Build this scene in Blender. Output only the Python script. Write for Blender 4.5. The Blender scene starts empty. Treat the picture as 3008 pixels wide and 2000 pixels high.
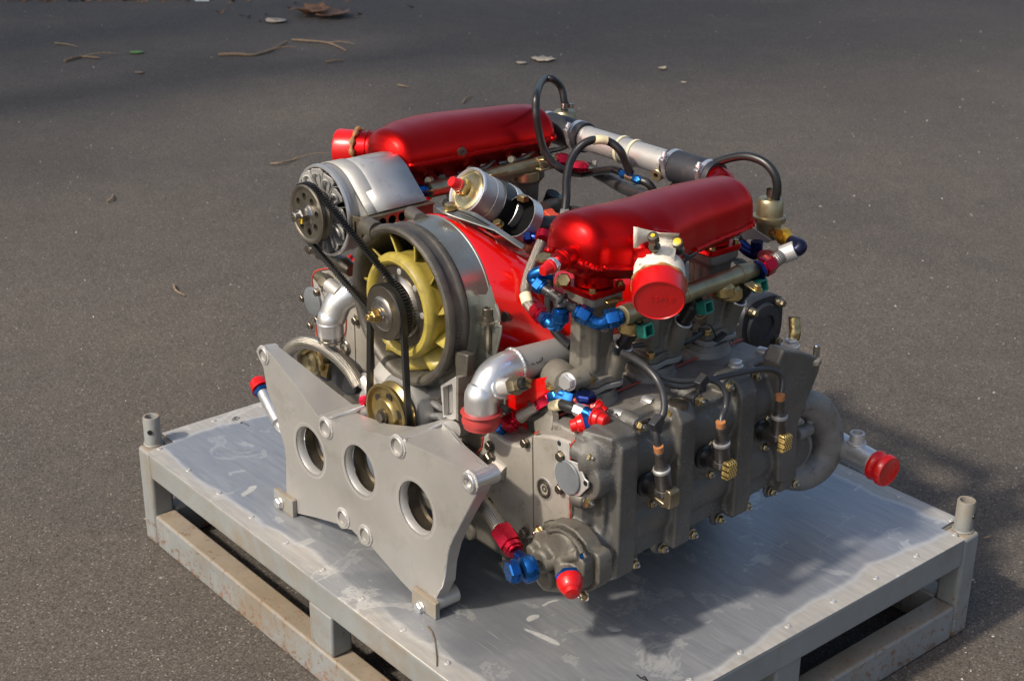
import bpy, bmesh, math, random
from mathutils import Vector, Matrix, Euler
from mathutils.geometry import tessellate_polygon
random.seed(7)
sc = bpy.context.scene
col = sc.collection
V = Vector
# ------------------------------------------------------------------ camera
CAM = V((2.4905, -1.1404, 1.5651))
PITCH, YAW, ROLL, FPX = 0.40335, 2.43930, 0.00837, 4402.1
FW = V((math.cos(PITCH)*math.cos(YAW), math.cos(PITCH)*math.sin(YAW), -math.sin(PITCH)))
R0 = V((math.sin(YAW), -math.cos(YAW), 0)); U0 = R0.cross(FW)
RT = R0*math.cos(ROLL)+U0*math.sin(ROLL); UP = U0*math.cos(ROLL)-R0*math.sin(ROLL)
cd = bpy.data.cameras.new('camera'); cam = bpy.data.objects.new('camera', cd); col.objects.link(cam)
cam.matrix_world = Matrix(((RT.x, UP.x, -FW.x, CAM.x), (RT.y, UP.y, -FW.y, CAM.y), (RT.z, UP.z, -FW.z, CAM.z), (0, 0, 0, 1)))
cd.sensor_width = 36; cd.lens = 36*FPX/3008; cd.clip_start = .05; cd.clip_end = 500
cd.dof.use_dof = True; cd.dof.focus_distance = 2.25; cd.dof.aperture_fstop = 14
sc.camera = cam
# ------------------------------------------------------------------ light
SUN = V((.13, 1.0, -1.0)).normalized()          # direction the light travels
w = bpy.data.worlds.new('World'); sc.world = w; w.use_nodes = True
nt = w.node_tree; bg = nt.nodes['Background']
sky = nt.nodes.new('ShaderNodeTexSky'); sky.sky_type = 'NISHITA'; sky.sun_disc = False
sky.sun_elevation = math.asin(-SUN.z); sky.sun_rotation = math.atan2(-SUN.x, -SUN.y)
sky.air_density = 1.0; sky.dust_density = 4.0; sky.ozone_density = 1.0
nt.links.new(sky.outputs[0], bg.inputs[0]); bg.inputs[1].default_value = .15
sl = bpy.data.lights.new('sun', 'SUN'); sl.energy = 3.7; sl.angle = math.radians(3.0); sl.color = (1, .92, .80)
so = bpy.data.objects.new('sun', sl); col.objects.link(so)
so.rotation_euler = SUN.to_track_quat('-Z', 'Y').to_euler()
vs = sc.view_settings; vs.view_transform = 'Standard'; vs.look = 'None'; vs.exposure = 0.25; vs.gamma = 1; vs.use_curve_mapping = False

# measured points: (crop of the photograph, pixel in the crop) + the real plane the point lies on -> point in metres
ZC = {'D': (0, 0, .78391), 'a': (700, 200, 2.24), 'b': (1400, 200, 2.24), 'c': (700, 700, 2.24), 'd': (1300, 900, 1.7425), 'e': (1700, 900, 1.96),
      'f': (300, 1100, 1.7418), 'g': (1300, 1200, 1.3811), 'h': (0, 0, 1.5727), 'i': (1500, 0, 1.5643), 'j': (1600, 1150, 3.135), 'k': (1550, 800, 3.92),
      'l': (1950, 800, 3.92), 'm': (850, 450, 3.92), 'n': (1250, 450, 4.48), 'o': (1000, 600, 2.614), 'p': (850, 750, 3.137), 'q': (1750, 650, 3.6292),
      'r': (1100, 1080, 4.9), 's': (2050, 900, 2.6138), 'P': (380, 1150, 3.135), 't': (2200, 1050, 2.8515), 'u': (1350, 1400, 2.613)}
def A(k, X, Y, x=None, y=None, z=None):
    a, b, s = ZC[k]; u = a+X/s; v = b+Y/s
    d = FW + RT*((u-1504)/FPX) - UP*((v-1000)/FPX)
    i, val = (0, x) if x is not None else (1, y) if y is not None else (2, z)
    return CAM + d*((val-CAM[i])/d[i])

# ------------------------------------------------------------------ materials
def N(nt, t, **k):
    n = nt.nodes.new(t)
    for a, b in k.items(): setattr(n, a, b)
    return n
def ramp(nt, fac, stops):
    r = N(nt, 'ShaderNodeValToRGB'); nt.links.new(fac, r.inputs[0])
    e = r.color_ramp.elements
    while len(e) < len(stops): e.new(.5)
    for i, (p, c) in enumerate(stops):
        e[i].position = p; e[i].color = (*c, 1) if len(c) == 3 else c
    return r.outputs[0]
def noise(nt, vec, scale, detail=4, rough=.55, dist=0):
    n = N(nt, 'ShaderNodeTexNoise'); n.inputs['Scale'].default_value = scale; n.inputs['Detail'].default_value = detail
    n.inputs['Roughness'].default_value = rough; n.inputs['Distortion'].default_value = dist
    if vec is not None: nt.links.new(vec, n.inputs['Vector'])
    return n.outputs[0]
def mix(nt, f, a, b, mode='MIX'):
    m = N(nt, 'ShaderNodeMix', data_type='RGBA', blend_type=mode)
    for s, v in ((0, f), (6, a), (7, b)):
        if hasattr(v, 'links'): nt.links.new(v, m.inputs[s])
        else: m.inputs[s].default_value = v if s == 0 else (*v, 1) if len(v) == 3 else v
    return m.outputs[2]
def math_(nt, op, a, b=0.0):
    m = N(nt, 'ShaderNodeMath', operation=op)
    for i, v in ((0, a), (1, b)):
        if hasattr(v, 'links'): nt.links.new(v, m.inputs[i])
        else: m.inputs[i].default_value = v
    return m.outputs[0]
def base(name):
    m = bpy.data.materials.new(name); m.use_nodes = True; nt = m.node_tree
    return m, nt, nt.nodes['Principled BSDF'], N(nt, 'ShaderNodeTexCoord').outputs['Object']
def bump(nt, p, h, strength, dist):
    b = N(nt, 'ShaderNodeBump'); b.inputs['Strength'].default_value = strength; b.inputs['Distance'].default_value = dist
    nt.links.new(h, b.inputs['Height']); nt.links.new(b.outputs[0], p.inputs['Normal'])
def M(name, c, metal=0, rough=.5, c2=None, vs=18, vlo=.4, vhi=.65, grime=None, gscale=45, glo=.56, ghi=.72, bs=0, bsc=400, rv=.12, coat=0, speck=None, aniso=0):
    """colour c broken up by c2, grime spots, roughness variation and fine relief"""
    m, nt, p, oc = base(name)
    n1 = noise(nt, oc, vs, 6, .62)
    cc = ramp(nt, n1, [(vlo, c), (vhi, c2 or tuple(x*.72 for x in c))])
    if grime:
        n2 = noise(nt, oc, gscale, 5, .7, .3)
        g = ramp(nt, n2, [(glo, (0, 0, 0)), (ghi, (1, 1, 1))])
        cc = mix(nt, g, cc, grime)
    if speck:
        vo = N(nt, 'ShaderNodeTexVoronoi'); vo.inputs['Scale'].default_value = 260; nt.links.new(oc, vo.inputs['Vector'])
        s = ramp(nt, vo.outputs['Distance'], [(.20, (1, 1, 1)), (.30, (0, 0, 0))])
        s2 = math_(nt, 'MULTIPLY', s, ramp(nt, noise(nt, oc, 30, 3), [(.46, (0, 0, 0)), (.62, (.9, .9, .9))]))
        cc = mix(nt, s2, cc, speck)
    nt.links.new(cc, p.inputs['Base Color'])
    p.inputs['Metallic'].default_value = metal
    rr = N(nt, 'ShaderNodeMapRange'); rr.inputs['To Min'].default_value = max(.03, rough-rv); rr.inputs['To Max'].default_value = min(1, rough+rv)
    nt.links.new(noise(nt, oc, vs*2.3, 5, .6), rr.inputs[0]); nt.links.new(rr.outputs[0], p.inputs['Roughness'])
    if coat: p.inputs['Coat Weight'].default_value = coat; p.inputs['Coat Roughness'].default_value = .08
    if bs: bump(nt, p, noise(nt, oc, bsc, 4, .6), bs, .0012)
    return m
m_cast = M('cast_aluminium', (.25, .235, .21), .45, .52, (.17, .155, .135), 14, grime=(.09, .075, .055), bs=.5, bsc=700)
m_chain = M('sandblasted_aluminium', (.37, .34, .295), .4, .54, (.28, .255, .215), 7, grime=(.17, .14, .10), glo=.56, ghi=.8, bs=.35, bsc=800)
m_cover = M('dark_magnesium', (.108, .104, .096), .3, .46, (.072, .068, .060), 7, grime=(.15, .128, .094), gscale=18, glo=.50, ghi=.78, bs=.6, bsc=650, speck=(.22, .22, .22))
m_shaded = M('shaded_grey_casting', (.14, .128, .105), .35, .5, (.09, .08, .065), 26, grime=(.05, .042, .03), bs=.6, bsc=600)  # darker than the stack grey: shade on the pump is painted in
m_stack = M('grey_magnesium', (.20, .185, .155), .35, .56, (.155, .14, .11), 18, grime=(.07, .056, .036), bs=.5, bsc=700)
m_fanhouse = M('dark_magnesium_ring', (.075, .068, .058), .45, .42, (.13, .115, .09), 22, bs=.5, bsc=600)
m_alu = M('brushed_aluminium', (.52, .505, .48), .6, .46, (.42, .405, .38), 5, grime=(.27, .25, .22), glo=.58, ghi=.85, bs=.16, bsc=900)
m_shiny = M('bright_aluminium', (.70, .70, .695), .85, .33, (.60, .595, .58), 25, bs=.25, bsc=260, rv=.08)
m_dullalu = M('dull_grey_aluminium', (.33, .325, .31), .45, .55, (.26, .25, .23), 12, bs=.2, bsc=500)
m_steel = M('machined_steel', (.42, .40, .37), 1, .28, (.33, .30, .26), 40)
m_darksteel = M('dark_machined_steel', (.17, .15, .12), .9, .36, (.15, .13, .10), 30)
m_bronze = M('bronze_anodised', (.27, .225, .15), .85, .36, (.20, .165, .105), 30, bs=.1)
m_pul = M('dull_grey_brown_pulley', (.20, .18, .145), .85, .36, (.14, .125, .10), 30, bs=.1)
m_gold = M('gold_cadmium', (.52, .40, .18), .95, .32, (.38, .27, .11), 60, grime=(.2, .13, .06), gscale=120)
m_olive = M('olive_cadmium', (.36, .31, .19), .85, .38, (.27, .225, .13), 40)
m_galv = M('galvanised_strap', (.36, .37, .335), .8, .3, (.28, .285, .25), 12, bs=.1)
m_red = M('red_anodised', (.60, .009, .008), .96, .31, (.44, .004, .008), 3, bs=.05, bsc=70, rv=.06)
m_redpaint = M('red_gloss_paint', (.62, .004, .002), 0, .16, (.55, .004, .003), 6, coat=.6, bs=.05, bsc=30)
m_cap = M('red_plastic', (.50, .004, .004), 0, .30, (.43, .004, .004), 14, bs=.06, bsc=300)
m_cap2 = M('worn_red_rubber', (.42, .03, .025), 0, .5, (.2, .03, .03), 14, bs=.1)
m_blue = M('blue_anodised', (.015, .12, .38), .85, .26, (.01, .08, .27), 50)
m_navy = M('dark_blue_anodised', (.012, .03, .16), .85, .26, (.01, .02, .10), 50)
m_crimson = M('crimson_anodised', (.52, .012, .04), .85, .27, (.4, .01, .03), 50)
m_pink = M('faded_red_anodised', (.5, .10, .08), .8, .4, (.38, .06, .05), 50)
m_black = M('black_rubber', (.009, .009, .009), 0, .36, (.014, .0135, .013), 30, bs=.06)
m_wire = M('grey_black_cable', (.032, .032, .034), 0, .4, (.022, .022, .023), 60)
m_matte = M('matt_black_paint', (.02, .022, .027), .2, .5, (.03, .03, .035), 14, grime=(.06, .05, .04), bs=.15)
m_boot = M('dark_plug_boot', (.04, .034, .03), 0, .3, (.03, .027, .025), 50)
m_yellow = M('yellow_fibreglass', (.36, .285, .050), 0, .45, (.28, .215, .045), 14, grime=(.13, .10, .03), gscale=26, glo=.52, ghi=.8, bs=.15, coat=.15)
m_ypaint = M('yellow_marker', (.75, .48, .02), 0, .4)
m_green = M('green_plastic', (.01, .16, .12), 0, .35)
m_tape = M('masking_tape', (.70, .64, .53), 0, .85, (.58, .52, .42), 34, bs=.8, bsc=110)
m_plate = M('worn_aluminium_plate', (.45, .435, .41), .6, .44, (.37, .355, .33), 3.5, grime=(.27, .25, .22), gscale=11, glo=.54, ghi=.84, bs=.3, bsc=500, rv=.09)
m_dkelbow = M('navy_black_anodised', (.014, .016, .045), .6, .3)
m_oldtape = M('brown_dried_tape', (.33, .17, .05), 0, .45, (.2, .11, .05), 90, bs=.6, bsc=160)
m_cream = M('cream_sleeve', (.72, .62, .38), 0, .55)
m_ziptie = M('nylon_tie', (.66, .62, .42), 0, .4)
m_seal = M('red_sealant', (.42, .05, .025), 0, .5)
m_orange = M('orange_tape', (.40, .16, .055), 0, .5)
m_ink = M('black_marker_ink', (.02, .02, .022), 0, .6)
m_greydisc = M('grey_painted_plate', (.16, .175, .185), .2, .45, (.13, .14, .15), 30)
m_white = M('white_paper', (.8, .8, .78), 0, .7)

m_void = M('shade_black', (.006, .006, .006), 0, .95); m_void.node_tree.nodes['Principled BSDF'].inputs['Specular IOR Level'].default_value = .1  # near-black that stands in for shade inside the bracket holes and cup
# braided steel hose
def braid_mat():
    m, nt, p, oc = base('braided_steel')
    uv = N(nt, 'ShaderNodeTexCoord').outputs['UV']
    sep = N(nt, 'ShaderNodeSeparateXYZ'); nt.links.new(uv, sep.inputs[0])
    def wv(sgn):
        a = math_(nt, 'MULTIPLY', sep.outputs[0], 12.0); b = math_(nt, 'MULTIPLY', sep.outputs[1], 1900.0*sgn)
        s = math_(nt, 'ADD', math_(nt, 'MULTIPLY', a, 6.28318), b)
        return math_(nt, 'SINE', s)
    h = math_(nt, 'MULTIPLY', wv(1), wv(-1))
    hh = math_(nt, 'MULTIPLY_ADD', h, .5); 
    nt.nodes[-1].inputs[2].default_value = .5
    c = ramp(nt, hh, [(.15, (.10, .088, .068)), (.6, (.46, .43, .37))])
    nt.links.new(c, p.inputs['Base Color']); p.inputs['Metallic'].default_value = .9; p.inputs['Roughness'].default_value = .34
    bump(nt, p, hh, .8, .001)
    return m
m_braid = braid_mat()
# gold mesh pattern on plug wire caps
def gauze_mat():
    m, nt, p, oc = base('gold_gauze')
    sep = N(nt, 'ShaderNodeSeparateXYZ'); nt.links.new(oc, sep.inputs[0])
    def wv(a, b):
        s = math_(nt, 'ADD', math_(nt, 'MULTIPLY', sep.outputs[1], a), math_(nt, 'MULTIPLY', sep.outputs[2], b))
        return math_(nt, 'POWER', math_(nt, 'ABSOLUTE', math_(nt, 'SINE', s)), 5)
    h = math_(nt, 'MAXIMUM', wv(620, 330), wv(-620, 330))
    c = ramp(nt, h, [(.25, (.10, .065, .02)), (.45, (.68, .48, .16))])
    nt.links.new(c, p.inputs['Base Color']); p.inputs['Metallic'].default_value = .6; p.inputs['Roughness'].default_value = .4
    bump(nt, p, h, .8, .001); return m
m_gauze = gauze_mat()
# deck sheet: worn rolled aluminium with a pale weathered rim
def deck_mat():
    m, nt, p, oc = base('weathered_aluminium_sheet')
    sep = N(nt, 'ShaderNodeSeparateXYZ'); nt.links.new(oc, sep.inputs[0])
    X, Y = sep.outputs[0], sep.outputs[1]
    d = math_(nt, 'MINIMUM', math_(nt, 'MINIMUM', X, math_(nt, 'SUBTRACT', 1.254, X)), math_(nt, 'MINIMUM', math_(nt, 'MULTIPLY', Y, 1.25), math_(nt, 'SUBTRACT', 1.01, Y)))
    n = noise(nt, oc, 3.2, 6, .55, .3)
    dd = math_(nt, 'ADD', d, math_(nt, 'MULTIPLY', math_(nt, 'SUBTRACT', n, .5), -.13))
    rim = ramp(nt, dd, [(.024, (1, 1, 1)), (.040, (0, 0, 0))])
    edge = ramp(nt, dd, [(.026, (0, 0, 0)), (.033, (.6, .6, .6)), (.037, (.3, .3, .3)), (.042, (0, 0, 0))])
    mp = N(nt, 'ShaderNodeMapping'); mp.inputs['Scale'].default_value = (6, 60, 1); mp.inputs['Rotation'].default_value = (0, 0, .55); nt.links.new(oc, mp.inputs[0])
    st = noise(nt, mp.outputs[0], 2.0, 7, .7)
    mp2 = N(nt, 'ShaderNodeMapping'); mp2.inputs['Scale'].default_value = (1, 7, 1); mp2.inputs['Rotation'].default_value = (0, 0, -.35); nt.links.new(oc, mp2.inputs[0])
    sc1 = noise(nt, mp2.outputs[0], 1.6, 6, .6, .6)
    c = ramp(nt, st, [(.3, (.26, .275, .30)), (.72, (.40, .405, .41))])
    c = mix(nt, ramp(nt, sc1, [(.40, (0, 0, 0)), (.72, (.6, .6, .6))]), c, (.31, .315, .325))
    bl = noise(nt, oc, 9, 6, .65, .8)
    c = mix(nt, ramp(nt, bl, [(.60, (0, 0, 0)), (.63, (.55, .55, .55)), (.75, (.2, .2, .2))]), c, (.60, .60, .57))
    c = mix(nt, rim, c, ramp(nt, st, [(.3, (.31, .29, .26)), (.7, (.43, .41, .375))]))
    c = mix(nt, edge, c, (.60, .59, .565))
    ds = noise(nt, oc, 2.4, 6, .6, 1.2)
    c = mix(nt, ramp(nt, ds, [(.52, (0, 0, 0)), (.60, (.5, .5, .5)), (.72, (.75, .75, .75))]), c, (.20, .215, .235))
    fl_ = noise(nt, oc, 5.5, 7, .7, 1.5)
    c = mix(nt, ramp(nt, fl_, [(.585, (0, 0, 0)), (.60, (.5, .5, .5)), (.66, (0, 0, 0))]), c, (.58, .57, .54))
    for (rot, s2) in ((.3, 900), (1.9, 700), (-.7, 800)):
        mq = N(nt, 'ShaderNodeMapping'); mq.inputs['Scale'].default_value = (7, s2*.35, 1); mq.inputs['Rotation'].default_value = (0, 0, rot); nt.links.new(oc, mq.inputs[0])
        sq = noise(nt, mq.outputs[0], 1.0, 2, .5)
        c = mix(nt, ramp(nt, sq, [(.735, (0, 0, 0)), (.76, (.5, .5, .5))]), c, (.62, .61, .58))
    sp = noise(nt, oc, 150, 4, .7)
    c = mix(nt, ramp(nt, sp, [(.70, (0, 0, 0)), (.76, (.7, .7, .7))]), c, (.12, .11, .10))
    nt.links.new(c, p.inputs['Base Color'])
    nt.links.new(math_(nt, 'SUBTRACT', .58, math_(nt, 'MULTIPLY', rim, .3)), p.inputs['Metallic'])
    r = math_(nt, 'ADD', math_(nt, 'MULTIPLY', st, .22), math_(nt, 'ADD', math_(nt, 'MULTIPLY', rim, .12), .30))
    nt.links.new(r, p.inputs['Roughness'])
    h = math_(nt, 'ADD', math_(nt, 'MULTIPLY', noise(nt, oc, 3, 3), 9.0), math_(nt, 'MULTIPLY', st, .25))
    bump(nt, p, h, .35, .001)
    return m
m_deck = deck_mat()
def frame_mat():
    m, nt, p, oc = base('grey_painted_steel')
    geo = N(nt, 'ShaderNodeNewGeometry'); sep = N(nt, 'ShaderNodeSeparateXYZ'); nt.links.new(geo.outputs['Normal'], sep.inputs[0])
    sp = N(nt, 'ShaderNodeSeparateXYZ'); nt.links.new(oc, sp.inputs[0])
    c = ramp(nt, noise(nt, oc, 7, 6, .65), [(.35, (.25, .265, .265)), (.7, (.19, .195, .185))])
    n2 = noise(nt, oc, 16, 8, .72)
    up = math_(nt, 'MULTIPLY', ramp(nt, sep.outputs[2], [(.5, (0, 0, 0)), (.9, (1, 1, 1))]), ramp(nt, n2, [(.3, (1, 1, 1)), (.75, (.55, .55, .55))]))
    c = mix(nt, up, c, ramp(nt, n2, [(.35, (.29, .235, .17)), (.65, (.24, .18, .115))]))       # settled dirt on top faces
    c = mix(nt, ramp(nt, noise(nt, oc, 4, 8, .75, .5), [(.48, (0, 0, 0)), (.62, (.7, .7, .7))]), c, (.21, .165, .11))
    rz = ramp(nt, sp.outputs[2], [(.0, (1, 1, 1)), (.09, (0.55, .55, .55)), (.2, (0.25, .25, .25))])
    rust = math_(nt, 'MULTIPLY', rz, 1.0)
    rn = math_(nt, 'ADD', noise(nt, oc, 62, 9, .82, .5), math_(nt, 'MULTIPLY', rust, .16))
    c = mix(nt, ramp(nt, rn, [(.665, (0, 0, 0)), (.71, (.85, .85, .85))]), c, ramp(nt, n2, [(.3, (.25, .10, .028)), (.7, (.10, .045, .02))]))
    nt.links.new(c, p.inputs['Base Color']); p.inputs['Roughness'].default_value = .52; p.inputs['Metallic'].default_value = .1
    bump(nt, p, noise(nt, oc, 160, 6, .7), .25, .0012)
    return m
m_frame = frame_mat()
def asphalt_mat():
    m, nt, p, oc = base('asphalt')
    big = noise(nt, oc, .8, 5, .6); mid = noise(nt, oc, 9, 6, .65)
    vo = N(nt, 'ShaderNodeTexVoronoi'); vo.inputs['Scale'].default_value = 275; nt.links.new(oc, vo.inputs['Vector'])
    vb = N(nt, 'ShaderNodeSeparateColor'); nt.links.new(vo.outputs['Color'], vb.inputs[0])
    c = ramp(nt, vb.outputs[0], [(0, (.062, .053, .044)), (.45, (.083, .072, .060)), (.80, (.101, .088, .074)), (.96, (.128, .113, .096)), (1.0, (.22, .20, .175))])
    gaps = ramp(nt, vo.outputs['Distance'], [(.45, (1, 1, 1)), (.85, (.5, .48, .46))])
    c = mix(nt, 1.0, c, gaps, 'MULTIPLY')
    c = mix(nt, .8, c, ramp(nt, big, [(.3, (.74, .74, .76)), (.7, (1.12, 1.07, 1.0))]), 'MULTIPLY')
    c = mix(nt, .6, c, ramp(nt, mid, [(.3, (.80, .80, .80)), (.7, (1.13, 1.1, 1.08))]), 'MULTIPLY')
    nt.links.new(c, p.inputs['Base Color']); p.inputs['Roughness'].default_value = .85
    h = math_(nt, 'ADD', math_(nt, 'MULTIPLY', vo.outputs['Distance'], -1.0), math_(nt, 'MULTIPLY', noise(nt, oc, 420, 3), .5))
    bump(nt, p, h, .4, .0016)
    return m
m_asphalt = asphalt_mat()
m_bark = M('bark', (.13, .095, .06), 0, .85, (.07, .05, .035), 60, bs=.6, bsc=200)
m_twig = M('dry_twig', (.27, .19, .115), 0, .8, (.16, .11, .07), 90)
m_deadleaf = M('dead_leaf', (.26, .13, .06), 0, .7, (.15, .075, .04), 60)
m_paleleaf = M('pale_dry_leaf', (.55, .46, .33), 0, .7, (.4, .3, .2), 60)
m_leaf = M('green_leaf', (.06, .11, .025), 0, .6, (.04, .075, .02), 3)

# ------------------------------------------------------------------ mesh helpers
class G:
    def __init__(s): s.v = []; s.f = []; s.mi = []; s.uv = {}
    def add(s, vs, fs, mi=0, uvs=None):
        o = len(s.v); s.v += [V(p) for p in vs]
        for k, f in enumerate(fs):
            if uvs: s.uv[len(s.f)] = uvs[k]
            s.f.append([i+o for i in f]); s.mi.append(mi)
        return s
def frame_of(ax):
    ax = V(ax).normalized(); t = V((0, 0, 1)) if abs(ax.z) < .9 else V((1, 0, 0))
    u = t.cross(ax).normalized(); return ax, u, ax.cross(u)
def spline(pts, n=6):
    pts = [V(p) for p in pts]
    if len(pts) < 3 or n <= 1: return pts
    q = [pts[0]*2-pts[1]]+pts+[pts[-1]*2-pts[-2]]; out = []
    for i in range(1, len(q)-2):
        for k in range(n):
            t = k/n; a, b, c, d = q[i-1:i+3]
            out.append(.5*((2*b)+(c-a)*t+(2*a-5*b+4*c-d)*t*t+(3*b-a-3*c+d)*t**3))
    out.append(pts[-1]); return out
def tube(g, pts, r, seg=14, n=6, mi=0, caps=True, closed=False):
    P = spline(pts, n)
    if callable(r): R = [r(i/(len(P)-1)) for i in range(len(P))]
    elif isinstance(r, (list, tuple)):
        R = []
        for i in range(len(P)):
            t = i/(len(P)-1)*(len(r)-1); k = min(int(t), len(r)-2); R.append(r[k]+(r[k+1]-r[k])*(t-k))
    else: R = [r]*len(P)
    vs, fs, uvs = [], [], []; L = 0; ls = []
    T = [(P[min(i+1, len(P)-1)]-P[max(i-1, 0)]).normalized() for i in range(len(P))]
    _, u, w_ = frame_of(T[0])
    for i, p in enumerate(P):
        if i: L += (p-P[i-1]).length; u = (u-T[i]*u.dot(T[i])).normalized(); w_ = T[i].cross(u)
        ls.append(L)
        for k in range(seg):
            a = 2*math.pi*k/seg; vs.append(p+(u*math.cos(a)+w_*math.sin(a))*R[i])
    for i in range(len(P)-1):
        for k in range(seg):
            a, b = i*seg+k, i*seg+(k+1) % seg
            fs.append([a, b, b+seg, a+seg]); uvs.append([(k/seg, ls[i]), ((k+1)/seg, ls[i]), ((k+1)/seg, ls[i+1]), (k/seg, ls[i+1])])
    if caps:
        fs.append(list(range(seg))[::-1]); uvs.append([(0, 0)]*seg)
        fs.append([(len(P)-1)*seg+k for k in range(seg)]); uvs.append([(0, 0)]*seg)
    g.add(vs, fs, mi, uvs); return g
def lathe(g, o, ax, prof, seg=32, mi=0, cap=True, arc=None):
    """prof: list of (distance along axis, radius)"""
    o = V(o); ax, u, w_ = frame_of(ax); vs, fs = [], []
    for (d, r) in prof:
        for k in range(seg):
            a = 2*math.pi*k/seg; vs.append(o+ax*d+(u*math.cos(a)+w_*math.sin(a))*max(r, 1e-5))
    for i in range(len(prof)-1):
        for k in range(seg):
            a, b = i*seg+k, i*seg+(k+1) % seg
            fs.append([a, b, b+seg, a+seg])
    if cap:
        if prof[0][1] > 1e-4: fs.append(list(range(seg))[::-1])
        if prof[-1][1] > 1e-4: fs.append([(len(prof)-1)*seg+k for k in range(seg)])
    g.add(vs, fs, mi); return g
def box(g, c, s, rot=None, mi=0):
    c = V(c); h = V(s)/2; vs = []
    for x in (-1, 1):
        for y in (-1, 1):
            for z in (-1, 1):
                p = V((x*h.x, y*h.y, z*h.z)); vs.append(c+(rot @ p if rot else p))
    g.add(vs, [[0, 1, 3, 2], [4, 6, 7, 5], [0, 4, 5, 1], [2, 3, 7, 6], [0, 2, 6, 4], [1, 5, 7, 3]], mi); return g
def bx(g, x0, x1, y0, y1, z0, z1, mi=0): return box(g, ((x0+x1)/2, (y0+y1)/2, (z0+z1)/2), (x1-x0, y1-y0, z1-z0), None, mi)
def prism(g, pts, vec, mi=0):
    pts = [V(p) for p in pts]; vec = V(vec); n = len(pts)
    nn = V((0, 0, 0))
    for i in range(n): nn += pts[i].cross(pts[(i+1) % n])
    if nn.dot(vec) > 0: pts = pts[::-1]
    vs = pts+[p+vec for p in pts]
    fs = [list(range(n)), [n+i for i in range(n)][::-1]]+[[(i+1) % n, i, n+i, n+(i+1) % n] for i in range(n)]
    g.add(vs, fs, mi); return g
def hexp(g, o, ax, r, h, mi=0, rot=0, seg=6):
    o = V(o); ax, u, w_ = frame_of(ax); vs = []
    for d, rr in ((0, r), (h*.82, r), (h, r*.86)):
        for k in range(seg):
            a = 2*math.pi*k/seg+rot; vs.append(o+ax*d+(u*math.cos(a)+w_*math.sin(a))*rr)
    fs = [list(range(seg))[::-1], [2*seg+k for k in range(seg)]]
    for i in range(2): fs += [[i*seg+k, i*seg+(k+1) % seg, (i+1)*seg+(k+1) % seg, (i+1)*seg+k] for k in range(seg)]
    g.add(vs, fs, mi); return g
def loft(g, rings, mi=0, caps=True):
    n = len(rings[0]); vs = [p for r in rings for p in r]; fs = []
    for i in range(len(rings)-1):
        for k in range(n): fs.append([i*n+k, i*n+(k+1) % n, (i+1)*n+(k+1) % n, (i+1)*n+k])
    if caps: fs.append(list(range(n))[::-1]); fs.append([(len(rings)-1)*n+k for k in range(n)])
    g.add(vs, fs, mi); return g
def ob(name, g, mats, parent=None, bevel=0, segs=2, ang=35, remesh=0, smooth=0, label=None, kind=None, fixn=True, solid=0, sub=0, merge=0):
    me = bpy.data.meshes.new(name); me.from_pydata([tuple(v) for v in g.v], [], g.f)
    mats = mats if isinstance(mats, (list, tuple)) else [mats]
    for m in mats: me.materials.append(m)
    me.polygons.foreach_set('material_index', g.mi)
    if g.uv:
        ul = me.uv_layers.new(name='UVMap')
        for p in me.polygons:
            if p.index in g.uv:
                for li, uvc in zip(p.loop_indices, g.uv[p.index]): ul.data[li].uv = uvc
    if fixn:
        b = bmesh.new(); b.from_mesh(me)
        if merge: bmesh.ops.remove_doubles(b, verts=b.verts, dist=merge)
        bmesh.ops.recalc_face_normals(b, faces=b.faces); b.to_mesh(me); b.free()
    me.shade_smooth(); me.set_sharp_from_angle(angle=math.radians(ang))
    o = bpy.data.objects.new(name, me); col.objects.link(o)
    if parent: o.parent = parent; o.matrix_parent_inverse = parent.matrix_world.inverted()
    if solid: m = o.modifiers.new('s', 'SOLIDIFY'); m.thickness = solid; m.offset = 0
    if remesh:
        m = o.modifiers.new('r', 'REMESH'); m.mode = 'VOXEL'; m.voxel_size = remesh; m.use_smooth_shade = True
        m = o.modifiers.new('sm', 'SMOOTH'); m.iterations = smooth or 4; m.factor = .5
    if bevel:
        m = o.modifiers.new('b', 'BEVEL'); m.width = bevel; m.segments = segs; m.limit_method = 'ANGLE'; m.angle_limit = math.radians(ang); m.harden_normals = False
    if sub: m = o.modifiers.new('u', 'SUBSURF'); m.levels = sub; m.render_levels = sub
    if label: o['label'] = label
    if kind: o['kind'] = kind
    return o
def empty(name, loc, label, cat, group=None):
    o = bpy.data.objects.new(name, None); col.objects.link(o); o.location = loc
    o.matrix_world = Matrix.Translation(V(loc)); o['label'] = label; o['category'] = cat
    if group: o['group'] = group
    return o
def tag(o, label, cat, group=None):
    o['label'] = label; o['category'] = cat
    if group: o['group'] = group
    return o
def proto(name, g, mats, ang=35, bevel=0):
    o = ob(name, g, mats, ang=ang, bevel=bevel); col.objects.unlink(o); return o
def place(p, name, loc, ax=(0, 0, 1), parent=None, s=1, spin=0, label=None):
    """a copy of a small part with shared mesh, its +Z turned to ax"""
    o = p.copy(); o.name = name; col.objects.link(o)
    ax_, u, w_ = frame_of(ax); u2 = u*math.cos(spin)+w_*math.sin(spin); w2 = ax_.cross(u2)
    Mx = Matrix(((u2.x*s, w2.x*s, ax_.x*s, loc[0]), (u2.y*s, w2.y*s, ax_.y*s, loc[1]), (u2.z*s, w2.z*s, ax_.z*s, loc[2]), (0, 0, 0, 1)))
    if parent: o.parent = parent; o.matrix_parent_inverse = parent.matrix_world.inverted()
    o.matrix_basis = Mx
    if label: o['label'] = label
    return o
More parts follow.
